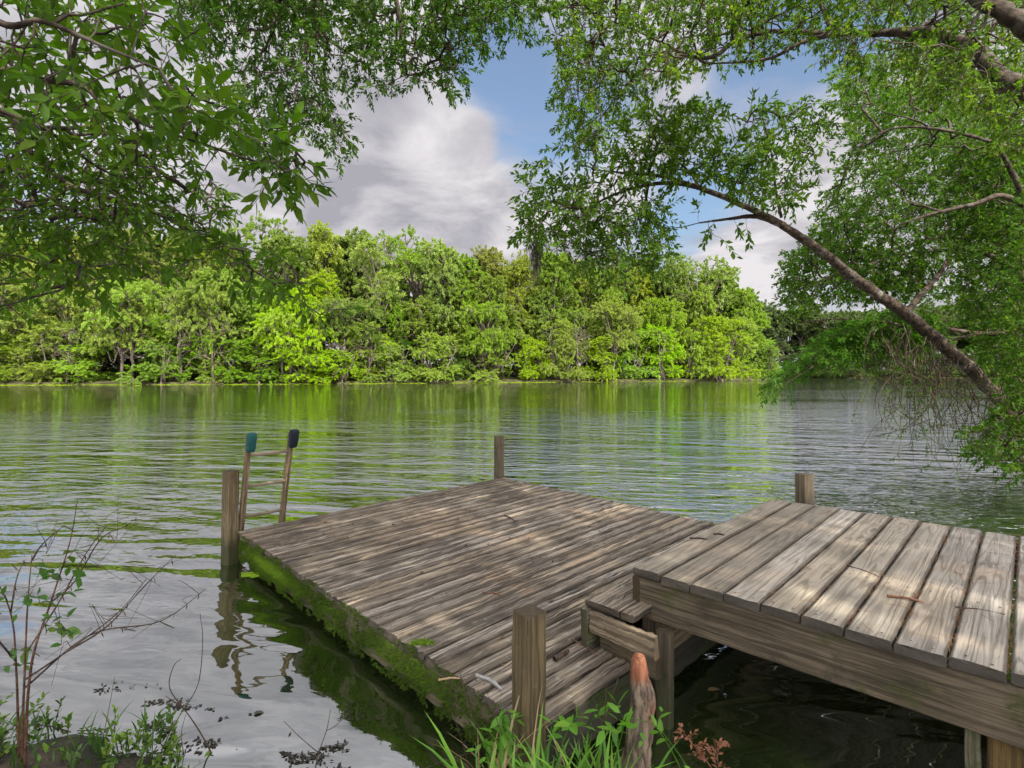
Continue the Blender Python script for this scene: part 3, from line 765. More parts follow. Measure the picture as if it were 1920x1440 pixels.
big = dict(kleaf=9, asp=.40, tpl=TPL_F, nr=.7, droop=.12, phi=.95, updown=.18, twig_r=.0028, pull=(0.1, 0, -.15))
groups = [
    dict(C=fill([(-60, -60), (250, -60), (300, 10), (345, 90), (330, 200), (280, 240), (150, 260), (-60, 260)], 2.0, 4.0, 210, rg, .3, -.05, 1), L=.17, leaf=.082, **big),
    dict(C=fill([(330, 60), (350, 110), (420, 210), (400, 230), (330, 220)], 1.9, 2.3, 8, rg, .3, -.5, 2), L=.15, leaf=.095, **big),
    dict(C=fill([(300, 215), (400, 195), (450, 235), (540, 250), (590, 290), (600, 345), (560, 350), (490, 340), (430, 330), (330, 280)], 2.4, 2.95, 46, rg, .3, -.3, 3), L=.14, leaf=.088, **big),
    dict(C=fill([(-60, 230), (330, 250), (400, 330), (430, 400), (380, 440), (280, 420), (-60, 430)], 2.7, 4.6, 560, rg, .35, -.06, 4), L=.16, leaf=.058, **big),
    dict(C=fill([(-60, 400), (300, 410), (440, 440), (540, 480), (575, 540), (500, 560), (400, 520), (330, 470), (280, 530), (180, 565), (90, 540), (40, 590), (-60, 600)], 2.8, 4.2, 215, rg, .3, -.06, 5), L=.14, leaf=.072, **big),
    dict(C=L_((560, 560, 3.5), (600, 590, 3.5), (640, 580, 3.55), (690, 610, 3.6), (735, 620, 3.6)), L=.12, leaf=.07, **big),
]
tree('broadleaf_tree', 'big-leaved tree whose dark branches hang in from the left edge', 'tree', (-3.5, 1.3, 0), limbs, groups, M['bark'], M['leaf_big'], 31, r0=.0022)

# ---- small-leaved oak overhead, draping from the top
rg = np.random.default_rng(22)
limbs = [
    (np.array([(-4.6, -2.2, -.1), (-4.4, -1.6, 2.5), (-3.7, -.2, 4.8), (-2.9, 2.0, 6.4), (-1.9, 4.2, 7.0), (-.9, 5.8, 6.9), (0.1, 6.6, 6.6)]), [.30, .26, .22, .16, .11, .07, .03]),
    (np.array([(-2.9, 2.0, 6.4), (-2.8, 4.0, 6.6), (-2.6, 5.6, 6.2), (-2.1, 6.2, 5.4)]), [.11, .08, .05, .02]),
    (np.array([(-1.9, 4.2, 7.0), (-1.6, 5.4, 6.6), (-1.3, 6.0, 5.8), (-1.2, 6.2, 5.0)]), [.07, .05, .03, .012]),
    (np.array([(-4.0, -.8, 4.2), (-2.4, -.8, 6.4), (-0.8, 0.2, 7.6), (.8, 1.5, 8.2)]), [.15, .11, .08, .04]),
]
small = dict(kleaf=14, asp=.42, droop=.2, phi=.95, updown=.12, twig_r=.0018, pull=(0, 0, -.3), flat=1.0, nr=.9, tuft=.25)
groups = [
    dict(C=fill([(290, -140), (330, 40), (420, 100), (470, 180), (540, 245), (590, 235), (640, 285), (658, 250), (625, 180), (590, 120), (600, 60), (600, -140)], 5.2, 7.2, 1250, rg, .5, -.04, 6), L=.2, leaf=.067, **small),
    dict(C=fill([(560, -140), (600, 100), (640, 140), (700, 165), (760, 150), (830, 165), (862, 165), (872, 110), (925, 80), (950, 30), (1005, 60), (1020, -140)], 5.2, 7.4, 1350, rg, .5, -.03, 7), L=.2, leaf=.067, **small),
    dict(C=fill([(330, 60), (420, 110), (520, 250), (560, 300), (480, 300), (380, 200)], 5.6, 7.0, 150, rg, .5, -.1, 8), L=.2, leaf=.067, **small),
    dict(C=np.stack([rg.uniform(-4.5, 1.5, 600), rg.uniform(-4, 3.8, 600), rg.uniform(5.6, 8.5, 600)], -1), L=.5, leaf=.15, **{**small, 'kleaf': 16}),
]
tree('live_oak', 'small-leaved oak with foliage draping down from the top centre', 'tree', (-4.6, -2.2, 0), limbs, groups, M['bark'], M['leaf_small'], 32, r0=.0021)

# ---- sunlit oak at the upper right with a heavy limb
rg = np.random.default_rng(23)
limbs = [
    (np.vstack([(6.9, 4.6, -.1), (6.6, 4.7, 2.0), (5.9, 4.9, 3.7), L_((1900, 160, 5.1), (1830, 95, 5.4), (1740, 62, 5.7), (1640, 62, 6.0), (1540, 62, 6.2), (1440, 58, 6.4))]), [.22, .17, .12, .09, .07, .052, .04, .032, .022]),
    (np.vstack([(6.2, 4.8, 3.2), L_((1960, 80, 4.6), (1880, 20, 4.6), (1800, -60, 4.7)), (2.8, 4.0, 6.6), (1.2, 3.2, 7.4)]), [.11, .08, .065, .06, .05, .02]),
    (L_((1440, 58, 6.4), (1380, 75, 6.4), (1340, 105, 6.3), (1290, 103, 6.3), (1200, 60, 6.4), (1120, 30, 6.5)), [.03, .028, .024, .02, .014, .008]),
    (L_((1560, 64, 6.1), (1500, 80, 6.0), (1440, 110, 6.0), (1330, 120, 6.1)), [.03, .025, .018, .008]),
    (L_((1560, 60, 6.2), (1540, 10, 6.4), (1500, -60, 6.6)), [.03, .024, .014]),
    (np.array([(6.0, 4.9, 3.5), (6.0, 3.0, 5.5), (5.2, 0.5, 6.6), (4.2, -2.0, 7.0), (3.0, -4.0, 7.4)]), [.16, .12, .09, .06, .03]),
    (np.array([(5.6, 1.6, 6.1), (3.5, -.5, 6.6), (1.5, -2.5, 7.0)]), [.07, .05, .02]),
]
nsh = 3000; sh_h = rg.uniform(5.0, 8.8, nsh)
shade_c = np.stack([rg.uniform(-2.8, 4.3, nsh), rg.uniform(.8, 7.2, nsh), np.full(nsh, .4)], -1) + np.outer(sh_h / math.sin(SUN_EL), np.array(SUND))
shade_c = shade_c[clump(shade_c, 1.1, 77) > -.22]
oak = dict(kleaf=14, asp=.42, droop=.2, phi=.95, updown=.1, twig_r=.003, pull=(0, 0, -.2), flat=1.0, nr=.9, tuft=.15)
groups = [
    dict(C=fill([(990, -140), (1020, 20), (1050, 110), (1050, 200), (1085, 290), (1115, 300), (1140, 200), (1220, 180), (1300, 110), (1400, 110), (1500, 70), (1560, 80), (1560, -140)], 5.2, 7.8, 1700, rg, .5, -.06, 9), L=.2, leaf=.067, **oak),
    dict(C=fill([(1540, -140), (1540, 80), (1600, 110), (1700, 130), (1800, 190), (1960, 330), (1960, -140)], 4.5, 7.2, 1600, rg, .45, -.08, 10), L=.2, leaf=.058, **oak),
    dict(C=shade_c, L=.5, leaf=.15, **{**oak, 'kleaf': 17}),
]
tree('oak_tree', 'sunlit oak at the upper right with one heavy dark limb', 'tree', (6.9, 4.6, 0), limbs, groups, M['bark'], M['leaf_oak'], 33, r0=.0022)

# ---- the tree leaning out over the water
rg = np.random.default_rng(24)
limbs = [
    (np.vstack([(9.1, 8.9, -.3), L_((1960, 850, 8.9), (1885, 760, 8.8), (1800, 675, 8.6), (1700, 590, 8.3), (1620, 535, 8.1), (1540, 472, 7.9), (1470, 425, 7.8), (1400, 388, 7.6), (1310, 352, 7.4), (1250, 343, 7.3), (1190, 352, 7.2), (1130, 375, 7.1), (1085, 410, 7.1))]),
     [.11, .106, .10, .094, .085, .075, .063, .053, .041, .034, .027, .02, .014, .008]),
    (L_((1470, 423, 7.8), (1420, 406, 7.7), (1370, 410, 7.7), (1310, 418, 7.6)), [.05, .035, .022, .01]),
    (L_((1310, 352, 7.4), (1250, 332, 7.3), (1190, 326, 7.3), (1110, 318, 7.2)), [.035, .026, .018, .008]),
    (L_((1465, 408, 7.8), (1455, 360, 7.7), (1445, 280, 7.6), (1425, 200, 7.6)), [.022, .018, .013, .007]),
    (L_((1310, 350, 7.4), (1290, 320, 7.5), (1240, 280, 7.7), (1180, 250, 7.8)), [.02, .016, .012, .006]),
    (L_((1170, 365, 7.2), (1150, 385, 7.2), (1120, 410, 7.2), (1080, 455, 7.2)), [.014, .012, .009, .005]),
    (L_((1700, 588, 8.3), (1720, 560, 8.5), (1770, 500, 9.0), (1800, 430, 9.5)), [.06, .045, .035, .02]),
]
lean = dict(kleaf=11, asp=.42, droop=.2, phi=.95, updown=.15, twig_r=.003, pull=(-.1, 0, -.15), flat=1.0, nr=.8)
groups = [
    dict(C=fill([(975, 430), (990, 340), (1015, 285), (1060, 260), (1120, 230), (1250, 195), (1350, 200), (1430, 190), (1450, 300), (1440, 380), (1380, 360), (1310, 330), (1230, 320), (1180, 340), (1120, 370), (1050, 400)], 6.4, 8.2, 540, rg, .5, .05, 11), L=.24, leaf=.098, **lean),
    dict(C=fill([(970, 430), (1050, 400), (1130, 380), (1220, 360), (1255, 400), (1250, 470), (1235, 510), (1180, 510), (1090, 500), (1030, 460)], 6.5, 7.8, 330, rg, .5, -.05, 12), L=.24, leaf=.095, **lean),
    dict(C=fill([(1430, 190), (1500, 190), (1560, 200), (1560, 280), (1500, 370), (1440, 390)], 7.2, 8.4, 130, rg, .5, -.05, 13), L=.24, leaf=.1, **lean),
    dict(C=L_((1310, 400, 7.6), (1340, 415, 7.7), (1380, 420, 7.7), (1400, 425, 7.7), (1330, 430, 7.6), (1350, 445, 7.6)), L=.24, leaf=.13, **lean),
]
tree('leaning_tree', 'tree with a long lichen-spotted trunk arching left over the water', 'tree', (9.1, 8.9, 0), limbs, groups, M['bark_lean'], M['leaf_lean'], 34, r0=.0024)

# ---- bushy bank trees at the right edge
rg = np.random.default_rng(25)
limbs = [
    (np.vstack([(9.6, 8.2, -.1), (9.4, 8.2, 1.5), L_((1960, 470, 8.0), (1920, 370, 8.0), (1860, 250, 7.8)), ]), [.16, .12, .08, .05, .02]),
    (L_((2000, 440, 8.1), (1890, 370, 8.0), (1830, 382, 8.0), (1745, 402, 7.9), (1690, 420, 7.9)), [.06, .042, .032, .024, .009]),
    (L_((1960, 560, 9.6), (1860, 480, 9.5), (1760, 470, 9.5), (1680, 480, 9.4), (1560, 520, 9.4)), [.06, .045, .03, .02, .008]),
    (L_((1960, 300, 8.1), (1800, 250, 8.0), (1680, 240, 8.0), (1600, 280, 8.0)), [.035, .025, .014, .006]),
]
bush = dict(kleaf=15, asp=.5, droop=.2, phi=.95, updown=.1, twig_r=.003, pull=(-.2, 0, -.1), flat=1.0, nr=.8)
groups = [
    dict(C=fill([(1560, 140), (1620, 120), (1960, 250), (1960, 480), (1800, 470), (1640, 470), (1540, 440), (1540, 380), (1600, 280)], 8.2, 10.2, 1250, rg, .5, -.06, 14), L=.24, leaf=.072, **bush),
    dict(C=fill([(1790, 260), (1960, 220), (1960, 780), (1860, 700), (1800, 560)], 8.9, 10.8, 1500, rg, .5, -.3, 15), L=.24, leaf=.08, **bush),
    dict(C=fill([(1470, 490), (1540, 440), (1640, 470), (1740, 480), (1720, 540), (1620, 560), (1540, 560), (1480, 580)], 8.7, 10.2, 520, rg, .5, -.08, 16), L=.24, leaf=.08, **bush),
]
tree('bank_tree', 'bushy bright green tree crowding the right edge behind the arching trunk', 'tree', (9.6, 8.2, 0), limbs, groups, M['bark'], M['leaf_right'], 35, r0=.0024)

rg = np.random.default_rng(29)
limbs = [
    (np.vstack([(13.4, 12.5, -.1), (13.2, 12.4, 3.0), L_((1960, 330, 12.5), (1860, 220, 12.4), (1740, 180, 12.2))]), [.2, .17, .13, .08, .03]),
    (L_((1985, 380, 12.6), (1860, 330, 12.5), (1740, 330, 12.4), (1620, 380, 12.3)), [.1, .07, .04, .012]),
    (L_((1960, 470, 12.6), (1820, 440, 12.4), (1700, 460, 12.4), (1580, 500, 12.2)), [.1, .06, .04, .012]),
]
groups = [
    dict(C=fill([(1580, 120), (1700, 60), (1960, 120), (1960, 560), (1760, 570), (1640, 540), (1500, 540), (1540, 430), (1600, 300)], 11.2, 14.0, 1700, rg, .7, -.05, 19), L=.34, leaf=.10, **bush),
]
tree('bank_tree', 'taller fine-leaved tree showing sky through it, farther along the right bank', 'tree', (13.4, 12.5, 0), limbs, groups, M['bark'], M['leaf_lean'], 38, r0=.003)

rg = np.random.default_rng(26)
limbs = [
    (np.vstack([(9.9, 9.3, -.1), (9.6, 9.3, .9), L_((1950, 640, 9.2), (1830, 625, 9.2), (1700, 610, 9.1), (1600, 640, 9.0), (1520, 690, 8.9), (1450, 735, 8.8))]), [.07, .06, .045, .035, .024, .016, .009, .004]),
    (L_((1700, 610, 9.1), (1620, 600, 9.1), (1540, 600, 9.1), (1490, 610, 9.1)), [.02, .014, .009, .004]),
    (L_((1830, 625, 9.2), (1740, 650, 9.0), (1660, 680, 8.9), (1580, 700, 8.9)), [.02, .014, .009, .004]),
]
fern = dict(kleaf=26, asp=.28, droop=.35, phi=1.15, updown=.1, twig_r=.0025, pull=(-.5, 0, -.3), flat=.35, rand=.35)
groups = [
    dict(C=fill([(1440, 720), (1470, 690), (1540, 650), (1600, 595), (1700, 585), (1780, 600), (1760, 640), (1650, 665), (1560, 670), (1500, 690), (1450, 735)], 8.7, 9.8, 520, rg, .5, -.2, 17), L=.3, leaf=.10, **fern),
]
tree('young_cypress', 'feathery fresh green cypress sapling reaching low over the water at right', 'tree', (9.9, 9.3, 0), limbs, groups, M['twig'], M['leaf_fern'], 36, r0=.0026)

rg = np.random.default_rng(27)
limbs = [(np.array([(8.5, 7.6, -.1), (8.1, 7.3, .5), (7.5, 6.9, .9)]), [.04, .03, .01]), (np.array([(8.5, 7.6, .1), (7.9, 7.6, .4), (7.0, 7.2, .35)]), [.03, .02, .006])]
groups = [dict(C=fill([(1900, 640), (1890, 740), (1860, 790), (1810, 810), (1830, 850), (1900, 890), (1990, 900), (1990, 300), (1930, 330), (1900, 480)], 6.4, 8.0, 800, rg, .45, -.25, 18), L=.2, leaf=.066, **bush)]
tree('bank_shrub', 'bright green shrub drooping onto the water at the right edge', 'shrub', (8.5, 7.6, 0), limbs, groups, M['twig'], M['leaf_right'], 37, r0=.002)

# ---- bare vines hanging below the arching trunk
rg = np.random.default_rng(28)
vt = empty('hanging_vine', (8.4, 8.6, 0), 'tangle of thin brown vines hanging under the arching trunk', 'vine')
tb, lb = MB(), MB()
for i in range(120):
    px = rg.uniform(1640, 1890); py = np.interp(px, [1640, 1720, 1880], [600, 640, 730]) + rg.uniform(-20, 40); Z = rg.uniform(7.6, 8.8)
    p = W3(px, py, Z); ln = rg.uniform(.5, 1.6); pts = [p]
    for s in range(5):
        p = p + np.array((rg.normal(0, .09), rg.normal(0, .07), -ln / 5)); pts.append(p)
    pts = [q for q in pts if q[2] > .02]
    if len(pts) > 2:
        tube(tb, catmull(pts, 4), [rg.uniform(.004, .010), .0025], 4, 0, 0, i)
        if rg.uniform() < .55:
            Cq = np.array(pts[1:])
            sprays(lb, tb, Cq, rg.normal(0, 1, Cq.shape) - UP * .4, .16, 7, .055, rg, twig_r=.0018)
for i in range(60):
    a = W3(rg.uniform(1640, 1880), rg.uniform(690, 850), rg.uniform(7.4, 8.6)); b = a + rg.normal(0, .35, 3)
    if min(a[2], b[2]) > .05: tube(tb, catmull([a, (a + b) / 2 + rg.normal(0, .1, 3), b], 5), [.005, .0025], 4, 0, 0, i)
part(tb, 'stem', M['twig'], vt); part(lb, 'foliage', M['leaf_right'], vt)

# ---- Spanish moss beard hanging from the leaning tree
c0 = W3(1008, 452, 7.2); mb = MB(); n = 120
for i in range(n):
    p = c0 + np.array((rg.normal(0, .045), rg.normal(0, .035), rg.uniform(-.08, .05))); ln = rg.uniform(.2, .62)
    pts = [p + np.array((rg.normal(0, .012) - .04 * s, rg.normal(0, .012), -ln * s)) for s in np.linspace(0, 1, 5)]
    tube(mb, pts, [.003, .001], 3, 0, rg.uniform(0, 1), i, cap=False)
mo = mb.build('spanish_moss', M['spanish'], origin=c0); tag(mo, 'grey beard of moss hanging at the left tip of the leaning tree', 'moss')

# ------------------------------------------------------------------ far forest
def proto(kind, seed):
    """unit trees about 10 m high, built once: returns (trunk mesh object data, crown data)"""
    rg = np.random.default_rng(seed); tb, lb = MB(), MB(); nodes = []
    def limb(pts, rad):
        c = catmull(pts, 6); c[1:-1] += rg.normal(0, .05, c[1:-1].shape); tube(tb, c, rad, 7, .05, 0, seed); nodes.append(c)
    C = []
    def lobe(c, r, n, lo=.45):
        d = nrm(rg.normal(size=(n, 3))); d[:, 2] = np.where(d[:, 2] < -.35, -d[:, 2], d[:, 2])
        C.append(np.array(c) + d * (np.array(r) * rg.uniform(lo, 1, (n, 1)) ** .6))
    P = dict(kleaf=40, L=.75, leaf=.25, asp=.66, droop=.15, phi=1.0, flat=.7, updown=.08, tpl=TPL_S, twig_r=.014, nr=.9)
    pull = (0, 0, .1)
    if kind == 'shrub':
        for i in range(6):
            a = rg.uniform(0, 6.28); r = rg.uniform(1, 3.2)
            limb([(rg.normal(0, .4), rg.normal(0, .4), -.2), (r * .5 * math.cos(a), r * .5 * math.sin(a), 2.5), (r * math.cos(a), r * math.sin(a), rg.uniform(4.5, 7.5))], [.12, .08, .03])
        for i in range(24):
            a = rg.uniform(0, 6.28); r = rg.uniform(.5, 3.3); z = rg.uniform(.6, 8.6); r *= np.interp(z, [0, 3, 9], [1.3, 1.2, .5])
            lobe((r * math.cos(a), r * math.sin(a), z), np.array((1.5, 1.5, .95)) * rg.uniform(.75, 1.3), 36)
        P.update(L=.6, leaf=.21, kleaf=44)
    elif kind == 'spread':
        limb([(0, 0, -.3), (.1, 0, 3), (-.1, .1, 6)], [.22, .17, .1])
        for i in range(14):
            a = rg.uniform(0, 6.28); r = rg.uniform(1.2, 3.4); z = rg.uniform(3.6, 8.8)
            limb([(0, 0, rg.uniform(2.5, 5)), (r * .5 * math.cos(a), r * .5 * math.sin(a), z - 1.3), (r * math.cos(a), r * math.sin(a), z)], [.1, .07, .03])
            lobe((r * math.cos(a), r * math.sin(a), z + .2), np.array((1.8, 1.8, .9)) * rg.uniform(.8, 1.2), 44)
        lobe((0, 0, 8.6), (1.9, 1.9, 1.2), 50)
    elif kind == 'dome':
        limb([(0, 0, -.3), (.1, 0, 3), (-.1, .1, 6.5)], [.2, .16, .08])
        for i in range(19):
            a = rg.uniform(0, 6.28); z = rg.uniform(3.4, 9.1); r = rg.uniform(.3, 1) * np.interp(z, [3, 6, 9.2], [1.9, 2.4, .7])
            limb([(0, 0, rg.uniform(3, 5.5)), (r * .5 * math.cos(a), r * .5 * math.sin(a), z - .8), (r * math.cos(a), r * math.sin(a), z)], [.07, .05, .02])
            lobe((r * math.cos(a), r * math.sin(a), z), np.array((1.15, 1.15, .8)) * rg.uniform(.8, 1.25), 38)
        P.update(leaf=.21, L=.5)
    elif kind == 'cypress':
        limb([(0, 0, -.3), (.05, 0, 5), (0, .05, 9.4)], [.24, .14, .03])
        for i in range(40):
            a = rg.uniform(0, 6.28); z = rg.uniform(3.0, 9.4); r = rg.uniform(.5, 1) * np.interp(z, [3.5, 6.5, 9.6], [2.2, 2.3, .7])
            e = np.array((r * math.cos(a), r * math.sin(a), z)); limb([(0, 0, z - .5), e * (.5, .5, 1) + (0, 0, -.1), e], [.05, .035, .012])
            n = 15; t = rg.uniform(.35, 1.1, (n, 1)); C.append(np.array((0, 0, z - .3)) * (1 - t) + e * t + rg.normal(0, .28, (n, 3)) * (1, 1, .5))
        P.update(kleaf=26, leaf=.22, asp=.5, flat=.4, L=.5, droop=.25)
    elif kind == 'open':
        limb([(0, 0, -.3), (.1, 0, 3.2), (.1, .1, 5.0)], [.22, .18, .14])
        for i in range(12):
            a = rg.uniform(0, 6.28); r = rg.uniform(1.0, 2.6); z = rg.uniform(5.6, 9.4)
            limb([(.1, .1, rg.uniform(4.0, 5.2)), (r * .45 * math.cos(a), r * .45 * math.sin(a), z * .8), (r * math.cos(a), r * math.sin(a), z)], [.11, .07, .02])
            lobe((r * math.cos(a), r * math.sin(a), z), np.array((1.05, 1.05, .7)) * rg.uniform(.7, 1.25), 24)
        P.update(leaf=.22, L=.5, kleaf=17)
    elif kind == 'snag':
        limb([(0, 0, -.3), (.2, 0, 4), (.6, .1, 7.5), (.8, 0, 10)], [.16, .13, .09, .03])
        for i in range(16):
            a = rg.uniform(0, 6.28); z = rg.uniform(2, 8.5); r = rg.uniform(1.2, 3.0); d = np.array((math.cos(a), math.sin(a), 0))
            p0 = np.array((.5 * z / 10, 0, z)); m1 = p0 + d * r * .5 + UP * rg.uniform(.1, .9); e = p0 + d * r + UP * rg.uniform(-.3, 1.2)
            limb([p0, m1, e], [.06, .04, .012])
            for q in range(5):
                s = m1 + (e - m1) * rg.uniform(0, 1); limb([s, s + rg.normal(0, .45, 3) + UP * .2, s + rg.normal(0, .8, 3) + UP * .4], [.028, .018, .006])
        lobe((0.6, 0, 4), (1.6, 1.6, 2.5), 30); P.update(kleaf=10)
    C = np.concatenate(C); nodes = np.concatenate(nodes)
    al, par, cnt, call = grow(nodes, C, .3)
    rad = .013 * np.sqrt(np.minimum(cnt, 40)); segs(tb, al[par], C, rad * 1.15, rad, 3, .08, rg)
    L = P.pop('L'); n = len(C); tints = np.clip(rg.normal(.5, .22, n), 0, 1)
    sprays(lb, None, C, nrm(C - al[par]) + rg.normal(0, .6, (n, 3)) + np.array(pull), rg.uniform(.7, 1.3, n) * L, rng=rg, tints=tints, **P)
    return tb, lb

PROTO = {}
def far_tree(kind, var, loc, h, wid, rot, name, label, cat, group, leafm):
    key = (kind, var, leafm)
    if key not in PROTO:
        tb, lb = proto(kind, 100 + var * 17 + len(kind) * 3)
        t = tb.build('trunk', M['bark_far']); c = lb.build('crown', M[leafm]); PROTO[key] = (t, c); first = True
    t, c = PROTO[key]; first = t.parent is None
    r = empty(name, loc, label, cat, group); r.rotation_euler = (0, 0, rot); r.scale = (wid, wid, h / 10)
    for q in (t, c):
        o = q if first else q.copy()
        if not first: COL.objects.link(o)
        o.parent = r
        o.name = q.name.split('.')[0]
    return r

def bank_at(px):
    """distance of the far waterline seen in the photo's column px"""
    P = catmull(BANK, 8); c = P[:, 0] / P[:, 1] * FPX + CX; o = np.argsort(c)
    return float(np.interp(px, c[o], P[o, 1]))

MARK = [(-60, 'outside the left edge'), (20, 'at the left edge of the photo'), (95, 'close to the left edge'), (170, 'left of the paired brown trunks'), (240, 'beside the paired brown trunks'),
        (310, 'right of the paired brown trunks'), (385, 'left of the ladder'), (440, 'above the post left of the ladder'), (500, 'straight above the swim ladder'), (560, 'just right of the ladder caps'),
        (625, 'a short way right of the ladder'), (690, 'below the dangling leaf sprig'), (750, 'halfway between ladder and dock post'), (810, 'under the tall pale-limbed tree'), (870, 'left of the far dock post'),
        (930, 'straight above the far dock post'), (990, 'under the hanging moss beard'), (1050, 'just right of the hanging moss beard'), (1110, 'below the leaning crown'), (1170, 'below the tip of the arching trunk'),
        (1230, 'right of the leaning crown'), (1290, 'left of the low white cloud'), (1350, 'under the low white cloud'), (1410, 'near the bank end'), (1460, 'last on the far bank point')]
def mark(px): return min(MARK, key=lambda a: abs(a[0] - px))[1]
USED = {}
def lab(txt, px):
    s = f'{txt}, {mark(px)}'
    return s

rf = random.Random(5)
# waterside shrubs
pxs = [-30, 20, 95, 170, 310, 345, 430, 480, 560, 625, 690, 750, 810, 870, 930, 990, 1050, 1110, 1170, 1230, 1290, 1350, 1410, 1448]
hs_ = [7, 5, 8.5, 5.5, 6.5, 9, 5, 6.5, 8.5, 5.5, 8.8, 6, 7.6, 6, 9.5, 7, 10.5, 7.5, 9, 11.5, 9, 12.5, 10.5, 8.0]
for i, (px, h) in enumerate(zip(pxs, hs_)):
    Z = bank_at(px) + rf.uniform(.6, 3.5); X = (px + rf.uniform(-14, 14) - CX) / FPX * Z
    far_tree('shrub', i % 5, (X, Z, .0), h, rf.uniform(.8, 1.25) * (h / 7.5) ** .5, rf.uniform(0, 6.28), 'waterside_shrub',
             f'{"yellow-green" if i % 3 else "fresh green"} rounded shrub at the far waterline, {mark(px)}', 'shrub', 'shrubs along the far waterline', 'far_shrub')
# trees standing right at the water with bare lower trunks
for i, (px, h, w_) in enumerate(((228, 12.5, 1.1), (247, 13.5, 1.0), (386, 13, 1.0), (528, 11.5, .9), (545, 13, 1.05), (910, 12, .9), (1150, 13, 1.0))):
    Z = bank_at(px) + rf.uniform(.8, 1.8); X = (px - CX) / FPX * Z
    far_tree('spread', i % 4, (X, Z, .0), h, w_, rf.uniform(0, 6.28), 'waterside_tree',
             f'{("slim", "sturdy")[i % 2]} bare-trunked spreading tree at the far waterline, {mark(px)}', 'tree', 'spreading trees at the far waterline', 'far_shrub')
# second tier
pxs = [-10, 60, 130, 205, 270, 345, 420, 480, 545, 600, 660, 720, 780, 850, 910, 965, 1020, 1080, 1140, 1200, 1260, 1320, 1375, 1420]
for i, px in enumerate(pxs):
    Z = bank_at(px) + rf.uniform(3.5, 11); X = (px + rf.uniform(-18, 18) - CX) / FPX * Z; h = rf.uniform(10, 17) * (1 + .1 * (px > 1000)) * (.8 if px > 1400 else 1)
    kd = ('spread', 'dome', 'spread', 'cypress', 'dome')[i % 5]
    far_tree(kd, i % 4, (X, Z, .3), h, rf.uniform(.95, 1.35) * (h / 13) ** .5, rf.uniform(0, 6.28), 'understory_tree',
             f'mid-height {"light" if i % 2 else "mid"} green tree behind the shrubs, {mark(px)}', 'tree', 'mid-height trees on the far bank', 'far_shrub' if i % 2 else 'far_tree')
for i, px in enumerate(range(-100, 1440, 56)):
    Z = bank_at(px) + rf.uniform(9, 16); X = (px - CX) / FPX * Z
    far_tree('shrub', i % 5, (X, Z, .5), rf.uniform(7, 11), 1.35, rf.uniform(0, 6.28), 'understory_shrub', 'dark green shrub under the tall trees, deep in the far wood', 'shrub', 'shrubs deep in the far wood', 'far_tree')
# tall trees: crown tops follow the skyline (px, py of the top)
talls = [(-40, 420, 'dome'), (40, 425, 'dome'), (120, 418, 'cypress'), (200, 425, 'dome'), (275, 420, 'dome'), (345, 425, 'cypress'), (415, 428, 'dome'), (478, 425, 'open'), (535, 438, 'dome'), (605, 408, 'cypress'), (655, 425, 'dome'),
         (712, 452, 'open'), (785, 404, 'open'), (830, 446, 'dome'), (868, 476, 'dome'), (915, 455, 'cypress'), (972, 462, 'cypress'), (1035, 470, 'dome'), (1095, 478, 'cypress'), (1150, 490, 'dome'), (1205, 492, 'cypress'), (1258, 488, 'dome'), (1308, 478, 'open'), (1352, 500, 'dome'), (1392, 535, 'dome')]
DESC = {'dome': ('forest_tree', 'tall dense round-topped tree'), 'cypress': ('cypress_tree', 'tall olive feathery cypress'), 'open': ('forest_tree', 'tall open pale-limbed tree')}
for i, (px, py, kd) in enumerate(talls):
    Z = bank_at(px) + rf.uniform(8, 20); X = (px - CX) / FPX * Z; h = (HZ - py) / FPX * Z + EYE - 1
    nm, ds = DESC[kd]
    far_tree(kd, i % 3, (X, Z, .9), h, h / 10 * rf.uniform(.72, .9), rf.uniform(0, 6.28), nm, f'{ds} on the far bank skyline, {mark(px)}', 'tree', 'tall trees on the far bank', 'far_olive' if kd == 'cypress' else 'far_tree')
# bare grey branches seen among the leaves
for i, (px, h) in enumerate(((125, 7), (340, 13), (400, 11), (690, 7), (905, 9), (1085, 9.5), (640, 6))):
    Z = bank_at(px) + rf.uniform(.8, 2.5); X = (px - CX) / FPX * Z
    far_tree('snag', i % 2, (X, Z, .1), h, .9 + .03 * i, rf.uniform(0, 6.28), 'bare_tree', f'bare grey branching tree among the shrubs, {mark(px)}', 'tree', 'bare grey trees on the far bank', 'far_shrub')
# trees in the rows behind: fill the wood
for i, px in enumerate(range(-120, 1400, 52)):
    Z = bank_at(px) + rf.uniform(22, 34); X = (px - CX) / FPX * Z; h = (HZ - 482 - rf.uniform(0, 30) - max(0, px - 1150) * .12) / FPX * Z + EYE - 1.5
    far_tree('dome', i % 3, (X, Z, 1.2), h, h / 10 * 1.05, rf.uniform(0, 6.28), 'forest_tree', 'dark green tree deep in the wood behind the far bank skyline', 'tree', 'trees deep in the far wood', 'far_tree')
